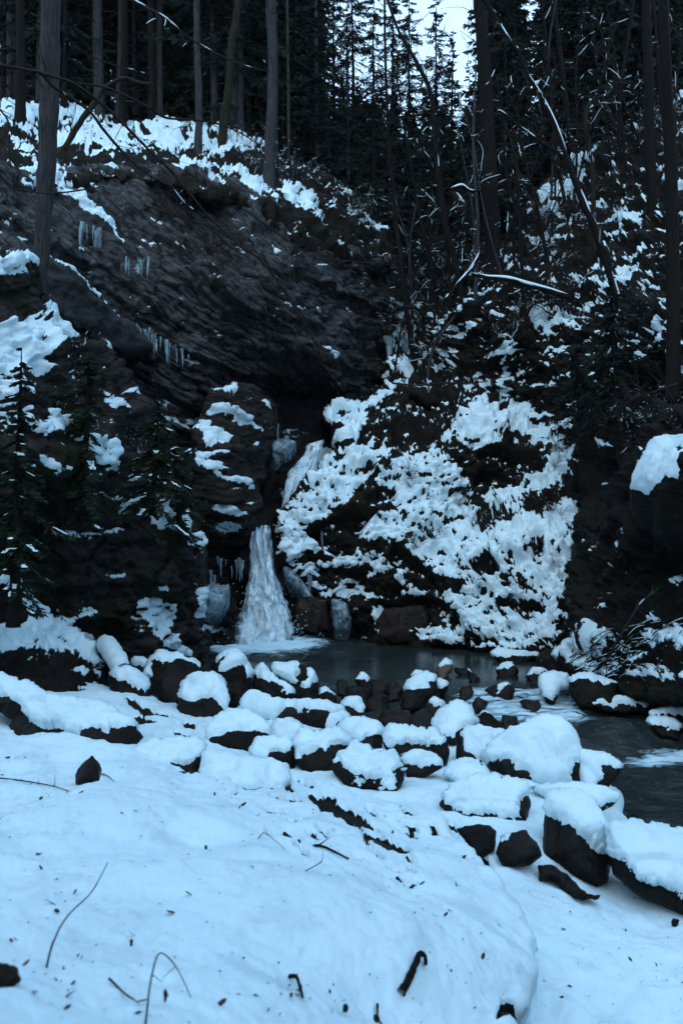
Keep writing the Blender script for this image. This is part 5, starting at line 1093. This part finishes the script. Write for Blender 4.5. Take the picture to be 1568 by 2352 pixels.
rock('blocky wet rock between the ice flow and the white slope', zJ((190,540),(380,520),(405,600),(345,680),(170,660),(155,600)), [], 0, 902, mat='reddish', d=19.2, lean=.2, fat=.6)
rock('dark wet rock hump splitting the lower fall from the ice curtain', zF((370,1740),(430,1725),(520,1715),(550,1850),(500,1925),(340,1915),(345,1850)), [], 0, 903, d=19.0, lean=.3)
rock('low wet rock lapped by foam at the foot of the ice curtain', zF((290,2060),(400,2010),(520,1990),(520,2120),(420,2170),(260,2160)), [], 0, 905, d=18.9, lean=.3)
rock('round dark boulder wedged below the ice apron of the upper chute', zF((890,450),(960,402),(1080,410),(1095,450),(1000,520),(900,530)), [], 0, 904, d=22.2, lean=.3)
# ------------------------------------------------------------------ on the snow bank
def lie(key, label, pts, w, seed, name='twig', cat='twig', mat='twig', twigs=0, L=.12, lift=.012, group=None, snow=0):
    """a stick lying on a surface; pts = (px, py, lift)"""
    P = []
    for q in pts:
        b = on(key, q[0], q[1]); b[2] += lift + (q[2] if len(q) > 2 else 0); P.append(b)
    P = spline(P); root = P[0].copy(); rs = np.random.RandomState(seed); a = Acc()
    r = w * np.linspace(1, .45, len(P)); a.tube(P - root, r, 6, lump=.2, seed=seed)
    o = a.build(name, M[mat]); o.location = Vector(root.tolist()); tag(o, label, cat, group)
    t = Acc(); s = Acc()
    if twigs: twigs_from(t, P - root, rs, twigs, L, w * .5, .1, 0); loose(t.build('side_twig', M[mat], o))
    if snow: snow_on(s, P - root, r, rs, snow * .75, .9); loose(s.build('snow_load', M['snow'], o))
    return o
lie('bank', 'thin twig lying at the crest of the snow bank near the big slab boulder', [(-5,1770),(60,1786),(95,1797),(125,1815),(157,1842)], .007, 1, twigs=3)
lie('bank', 'curved pale grass stalk rising from the near snow', [(115,2210),(130,2175,.03),(160,2130,.06),(218,2100,.1),(250,2062,.16)], .004, 2)
lie('bank', 'short dark stick half sunk in the near snow', [(262,2235),(300,2262),(332,2297)], .004, 3)
lie('bank', 'bent stalk bowing over like a tripod in the near snow', [(352,2345),(362,2280,.05),(382,2232,.10),(420,2250,.07),(456,2282,.0)], .0035, 4, twigs=2, L=.1)
lie('bank', 'long dark stick lying down the bank toward the boulders', [(648,1960),(690,1982),(730,2002),(790,2030)], .014, 5, name='stick', cat='stick', mat='bark_dark', twigs=2)
lie('bank', 'straight short dark stick on the smooth side of the bank', [(905,2062),(935,2066),(968,2070)], .010, 6, name='stick', cat='stick', mat='bark_dark')
lie('bank', 'thin arched straw beside the long dark stick', [(690,2072),(725,2060,.03),(733,2035,.05)], .003, 7)
lie('bank', 'pair-like thin straw above the long dark stick', [(583,1982),(600,1978,.02),(615,1985),(650,2013)], .003, 8)
lie('bank', 'curled black root poking out of the near snow', [(927,2292),(938,2280,.01),(944,2266,.02),(950,2256,.03),(962,2254,.03),(966,2262,.015)], .020, 9, name='root', cat='root', mat='bark_dark')
lie('bank', 'split black root fragment in the near snow', [(674,2245),(690,2265,.02),(698,2285,.0),(702,2305)], .009, 10, name='root', cat='root', mat='bark_dark', twigs=3, L=.05)
lie('bank', 'slim dark stick sliding off the lower bank corner', [(880,2300),(892,2325),(912,2352)], .006, 11, name='stick', cat='stick', mat='bark_dark')
lie('bank', 'dark stick beside the upright black jag of rock', [(236,1762),(250,1768,.01),(270,1785)], .006, 12, name='stick', cat='stick', mat='bark_dark')
def poke(key, x, y, w, h, label, seed, group=None, name='stone', cat='stone', mat='boulder'):
    rs = np.random.RandomState(seed + 60); d = on(key, x, y + h * .45)[1]; a = np.sort(np.linspace(0, 2 * math.pi, 8, endpoint=False) + rs.uniform(-.3, .3, 8)); r = rs.uniform(.7, 1.1, 8)
    o = rock(label, np.column_stack([x + np.cos(a) * r * w / 2, y + np.sin(a) * r * h / 2]), [], 0, seed, name, cat, mat, d=d - .06 * w / F * d, lean=.5, step=max(.7, min(2.6, min(w, h) / 12)), wob=.08 * min(w, h), sink=.15 * h, facet=1.3)
    if group: o['group'] = group
    return o
rock('upright black jag of rock on the crest of the snow bank', [(210,1733),(230,1758),(228,1790),(205,1812),(186,1826),(172,1800),(172,1778),(190,1752)], [], 0, 511, 'stone', 'stone', d=on('bank', 190, 1815)[1], lean=.3, step=1.6, sink=4, facet=1.4)
poke('bank', 188, 1836, 26, 50, 'small dark rock just below the upright black jag', 12)
poke('bank', 12, 2245, 80, 78, 'large black stone nearest the viewer in the near snow', 13)
poke('bank', 8, 1888, 26, 34, 'black stone near the upper snow bank with a dent beside it', 14)
poke('bank', 806, 2042, 34, 44, 'dark brown stone under a little snow pillow', 15)
poke('bank', 796, 2080, 38, 40, 'dark stone directly below the brown stone', 16)
poke('bank', 770, 2072, 34, 46, 'ragged black clod of earth on the bank', 17)
poke('bank', 1148, 2346, 66, 44, 'dark stone bulging at the foot of the snow bank', 18)
poke('ground', 1284, 2312, 44, 72, 'black stone with a snow-filled hollow below the bank', 19)
poke('ground', 1329, 2117, 22, 16, 'small snow-split stone on the flat snow', 20)
poke('ground', 1436, 2154, 22, 12, 'small flat dark pebble on the flat snow', 21)
poke('ground', 1551, 2117, 22, 20, 'round grey pebble on the flat snow under the black boulder', 22)
for j, (x, y, w, h) in enumerate([(245,1884,12,16),(260,1846,7,9),(422,1832,14,10),(500,2080,16,16),(570,2094,10,12),(302,2165,7,16),(665,1887,24,18),(757,1962,30,16),(737,1990,24,14),(380,2285,12,30),(804,2130,16,34),(974,2127,40,16),(1000,2175,26,22),(794,2315,18,22),(864,2338,18,20),(690,2268,10,20),(1226,2120,16,6),(632,2092,10,6),(850,2100,9,8),(560,2200,6,6),(640,2210,6,6),(505,2230,7,5),(330,2060,7,5),(420,2060,5,5)]):
    poke('bank' if x < 1200 else 'ground', x, y, w, h, 'small dark clod or pebble breaking through the white bank', 30 + j, 'clods and pebbles in the snow bank')
# dead leaves
lv = None; rs = np.random.RandomState(77)
for j in range(46):
    x, y = rs.uniform(20, 1180), rs.uniform(1760, 2340)
    if j < 4: x, y = [(552,1882),(40,1738),(20,1742),(60,1735)][j]
    if x > 1000 and y < 2050: continue
    p = on('bank', x, y)
    if lv is None:
        t = np.linspace(-1, 1, 7); wv = .45 * np.sqrt(np.clip(1 - t ** 2, 0, 1)); up = .12 * t ** 2
        V = np.concatenate([np.column_stack([t, wv, up + .1 * wv]), np.column_stack([t, 0 * t, up]), np.column_stack([t, -wv, up + .1 * wv])])
        Q = np.array([(a + r * 7, a + 1 + r * 7, a + 8 + r * 7, a + 7 + r * 7) for r in (0, 1) for a in range(6)])
        o = lv = mk('dead_leaf', V, Q, M['leaf']); tag(o, 'tiny brown dead leaf lying on the snow bank', 'leaf', 'dead leaves on the snow')
    else: o = lv.copy(); COL.objects.link(o)
    o.location = Vector((p + [0, 0, .012]).tolist()); s = rs.uniform(.010, .022) * (2 if j < 4 else 1); o.scale = (s, s, s); o.rotation_euler = (rs.normal() * .5, rs.normal() * .5, rs.uniform(0, 6))
# ------------------------------------------------------------------ stump and the tangle of branches on the far bank
b = U([238, 252, 268, 284], [1478, 1496, 1520, 1545], [14.0, 13.6, 13.2, 12.9]); P = spline(b); a = Acc(); a.tube(P - P[0], np.full(len(P), .15), 12, lump=.12, seed=3)
st = a.build('log', M['bark_dark']); st.location = Vector(P[0].tolist()); tag(st, 'thick snow-plastered log slanting down off the crag foot', 'log')
a = Acc(); n = len(P); a.tube(P - P[0] + np.array([0, -.03, .06]), .165 * np.sqrt(np.clip(1.03 - np.linspace(-1, 1, n) ** 6, .03, 1)), 12, lump=.1, seed=5); a.build('snow_load', M['snow'], st)
rs = np.random.RandomState(5)
for j in range(38):
    x0, y0 = rs.uniform(1300, 1420), rs.uniform(1500, 1580); x1 = x0 + rs.uniform(60, 190); y1 = y0 - rs.uniform(.25, .6) * (x1 - x0)
    y1 = max(y1, 1440 - .2 * (x1 - 1440))
    k = 5; xs, ys = np.linspace(x0, x1, k) + rs.normal(size=k) * 5, np.linspace(y0, y1, k) + rs.normal(size=k) * 5
    lie('bankR', 'snow-crusted dead branch in the tangled pile on the far bank', [(x, y, rs.uniform(-.01, .10)) for x, y in zip(xs, ys)], rs.uniform(.008, .022), 300 + j, name='dead_branch', cat='branch', mat='bark_dark', twigs=8, L=.5, group='branches tangled on the far bank', snow=.9)
lie('bankR', 'pale bare driftwood limb sticking up from the branch tangle', [(1395,1540,.1),(1440,1500,.25),(1490,1460,.45),(1515,1440,.6)], .03, 401, name='dead_branch', cat='branch', mat='bark', twigs=5, L=.3, snow=.5)

# ------------------------------------------------------------------ leafless bushes
def bush_mesh(seed, h=1.0, n=9):
    rs = np.random.RandomState(seed); a = Acc(); s = Acc()
    for _ in range(n):
        d = np.array([rs.normal() * .5, rs.normal() * .5, 1]); d /= np.linalg.norm(d); p = [np.zeros(3)]; l = h * rs.uniform(.6, 1.1)
        for j in range(7):
            d = d + rs.normal(size=3) * .16; d /= np.linalg.norm(d); p.append(p[-1] + d * l / 7)
        p = np.array(p); a.tube(p, np.linspace(.010, .003, 8), 3); twigs_from(a, p, rs, 7, l * .55, .0055, .15, 3, s, .25)
    return a, s
bv = []
def bushes(label, group, key, poly, n, s0, s1, seed, tilt=.4, snow=True):
    rs = np.random.RandomState(seed); poly = np.array(poly, float); lo, hi = poly.min(0), poly.max(0); k = 0
    while k < n:
        x, y = rs.uniform(lo[0], hi[0]), rs.uniform(lo[1], hi[1])
        if sdist(np.array([x]), np.array([y]), poly)[0] < 0: continue
        k += 1; p = on(key, x, y)
        if len(bv) < 4:
            a, s = bush_mesh(500 + len(bv)); o = thing('bare_bush', p, label, 'bush', group); a.build('crown', M['twig'], o); loose(s.build('snow_load', M['snow'], o)); bv.append(o)
        else: o = dup(bv[rs.randint(4)], p, 0, 1, label, group)
        if not snow:
            for c in list(o.children):
                if c.name.startswith('snow_load'): bpy.data.objects.remove(c)
        o.rotation_euler = (rs.uniform(.1, tilt + .4), rs.uniform(-tilt, tilt), rs.uniform(-1, 1)); sc = rs.uniform(s0, s1); o.scale = (sc, sc, sc)
bushes('leafless twiggy bush in the gully above the chute', 'bare bushes in the gully', 'hillR', [(890,640),(1060,600),(1060,820),(900,840)], 16, .8, 1.7, 1)
bushes('leafless bush on the lip of the cliff', 'bare bushes on the cliff lip', 'hillL', [(560,330),(700,390),(850,500),(860,560),(700,470),(560,400)], 14, .6, 1.3, 2)
bushes('thin brown bush hanging on the cliff face', 'bare bushes on the cliff', 'cliff', [(330,470),(620,480),(860,620),(870,820),(700,780),(450,640)], 26, .5, 1.1, 3, .9, False)
bushes('leafless bush rooted in the white slope', 'bare bushes on the white slope', 'slope', [(1000,1030),(1300,980),(1290,1380),(1050,1400),(860,1200)], 14, .35, .8, 4)
bushes('leafless bush on the shaded upper slope', 'bare bushes on the shaded slope', 'hillR', [(1080,620),(1300,420),(1540,220),(1560,700),(1300,760),(1090,860)], 22, .7, 1.5, 5)
bushes('spindly bush on the steep wall by the snowy bulge', 'bare bushes on the steep wall', 'wall', [(1340,950),(1560,900),(1560,980),(1400,1100),(1330,1150)], 8, .5, 1.0, 6, .8)
bushes('dry brown tuft on the mossy crag', 'dry tufts on the crag', 'crag', [(40,730),(150,780),(420,1050),(440,1250),(300,1150),(100,1000)], 10, .3, .7, 7, .7)
bushes('dry tuft on the layered rock beside the fall', 'dry tufts on the layered rock', 'step', [(470,890),(600,900),(600,1000),(480,1000)], 6, .3, .6, 8)

# spray thrown up where the fall meets the pool
rs = np.random.RandomState(3)
SV, SF = [], []
tet = np.array([(1, 1, 1), (-1, -1, 1), (-1, 1, -1), (1, -1, -1)], float)
for j in range(900):
    a = rs.uniform(0, 6.28); r = abs(rs.normal()) * .42 + .35; c = np.array([-1.93 + math.cos(a) * r * 1.25, 19.45 + math.sin(a) * r * .7 - .1, max(.02, .5 * abs(rs.normal()) * math.exp(-((r - .5) / .6) ** 2))])
    SV.append(c + tet * rs.uniform(.004, .013)); SF += [[4 * j, 4 * j + 1, 4 * j + 2], [4 * j, 4 * j + 3, 4 * j + 1], [4 * j, 4 * j + 2, 4 * j + 3], [4 * j + 1, 4 * j + 3, 4 * j + 2]]
sp = mk('spray', np.concatenate(SV), np.array(SF), M['snow']); sp['kind'] = 'stuff'

# needles and bark crumbs strewn over the snow
rs = np.random.RandomState(12); V, Q = [], []
for key, lox, hix, loy, hiy, n in [('bank', -20, 1200, 1750, 2350, 520), ('ground', 1000, 1568, 2020, 2350, 260), ('ground', 200, 1300, 1640, 1800, 200)]:
    X, Y, W = LOOK[key]
    c = np.where((X > lox) & (X < hix) & (Y > loy) & (Y < hiy))[0]
    pr = np.clip(.5 + .4 * fbm(W[c] * np.array([1, 1, 0]), .8, 4, 8), .1, 1); pr = pr / Y[c] ** 0 ; c = rs.choice(c, n, False, pr / pr.sum())
    for i in c:
        p = W[i] + [0, 0, .006]; a = rs.uniform(0, 6.28); l = rs.uniform(.003, .011) * (1 + (rs.rand() < .08) * 2); w = l * rs.uniform(.12, .45)
        d = np.array([math.cos(a), math.sin(a), rs.normal() * .25]) * l; e = np.array([-math.sin(a), math.cos(a), rs.normal() * .3]) * w; k = 4 * len(Q)
        V += [p - d, p + e, p + d, p - e]; Q.append([k, k + 1, k + 2, k + 3])
lt = mk('litter', np.array(V), np.array(Q), M['leaf_dark']); lt['kind'] = 'stuff'
# ------------------------------------------------------------------ camera, light, air
cam = bpy.data.cameras.new('camera'); co = bpy.data.objects.new('camera', cam); COL.objects.link(co)
co.location = (0, 0, CZ); co.rotation_euler = (math.radians(90), 0, 0)
cam.sensor_fit = 'VERTICAL'; cam.sensor_height = 36; cam.lens = 18 * F / 1176.0; cam.clip_start = .05; cam.clip_end = 3000
scene.camera = co
SUN_EL, SUN_AZ = math.radians(48), math.radians(195)     # azimuth from +Y, clockwise: behind the viewer, veiled
w = bpy.data.worlds.new('World'); scene.world = w; w.use_nodes = True
nt = w.node_tree; bg = nt.nodes['Background']
sky = nt.nodes.new('ShaderNodeTexSky'); sky.sky_type = 'NISHITA'; sky.sun_disc = False
sky.sun_elevation = SUN_EL; sky.sun_rotation = SUN_AZ; sky.ozone_density = .2; sky.air_density = 1.0; sky.dust_density = 1.6
veil = nt.nodes.new('ShaderNodeMix'); veil.data_type = 'RGBA'; veil.inputs[0].default_value = .75      # thin even overcast before the clear dusk sky
veil.inputs[7].default_value = (4.1, 6.3, 9.0, 1)
nt.links.new(sky.outputs[0], veil.inputs[6]); nt.links.new(veil.outputs[2], bg.inputs['Color']); bg.inputs['Strength'].default_value = .15
sl = bpy.data.lights.new('sun', 'SUN'); so = bpy.data.objects.new('sun', sl); COL.objects.link(so)
sl.energy = .5; sl.angle = math.radians(60); sl.color = (1, .96, .9)
v = Vector((math.sin(SUN_AZ) * math.cos(SUN_EL), math.cos(SUN_AZ) * math.cos(SUN_EL), math.sin(SUN_EL)))
so.rotation_euler = v.to_track_quat('Z', 'Y').to_euler()
scene.view_settings.view_transform = 'Standard'; scene.view_settings.look = 'None'
scene.view_settings.exposure = 0.7; scene.view_settings.gamma = 1.0
scene.cycles.max_bounces = 5; scene.cycles.diffuse_bounces = 3; scene.cycles.transparent_max_bounces = 12
scene.cycles.use_denoising = True
cam.dof.use_dof = True; cam.dof.focus_distance = 17; cam.dof.aperture_fstop = 2.8

HAZE = .00012
# thin damp air of the gorge
hz = bpy.data.meshes.new('haze'); bm = bmesh.new(); bmesh.ops.create_cube(bm, size=1); bm.to_mesh(hz); bm.free()
ho = bpy.data.objects.new('haze', hz); COL.objects.link(ho); ho.location = (0, 36, 40); ho.scale = (160, 200, 88); ho['kind'] = 'stuff'
m, nt = new_mat('damp_air'); pv = nt.nodes.new('ShaderNodeVolumePrincipled'); pv.inputs['Density'].default_value = HAZE; pv.inputs['Color'].default_value = (.8, .9, .95, 1)
o = nt.nodes.new('ShaderNodeOutputMaterial'); nt.links.new(pv.outputs[0], o.inputs['Volume']); hz.materials.append(m)
scene.cycles.volume_bounces = 0
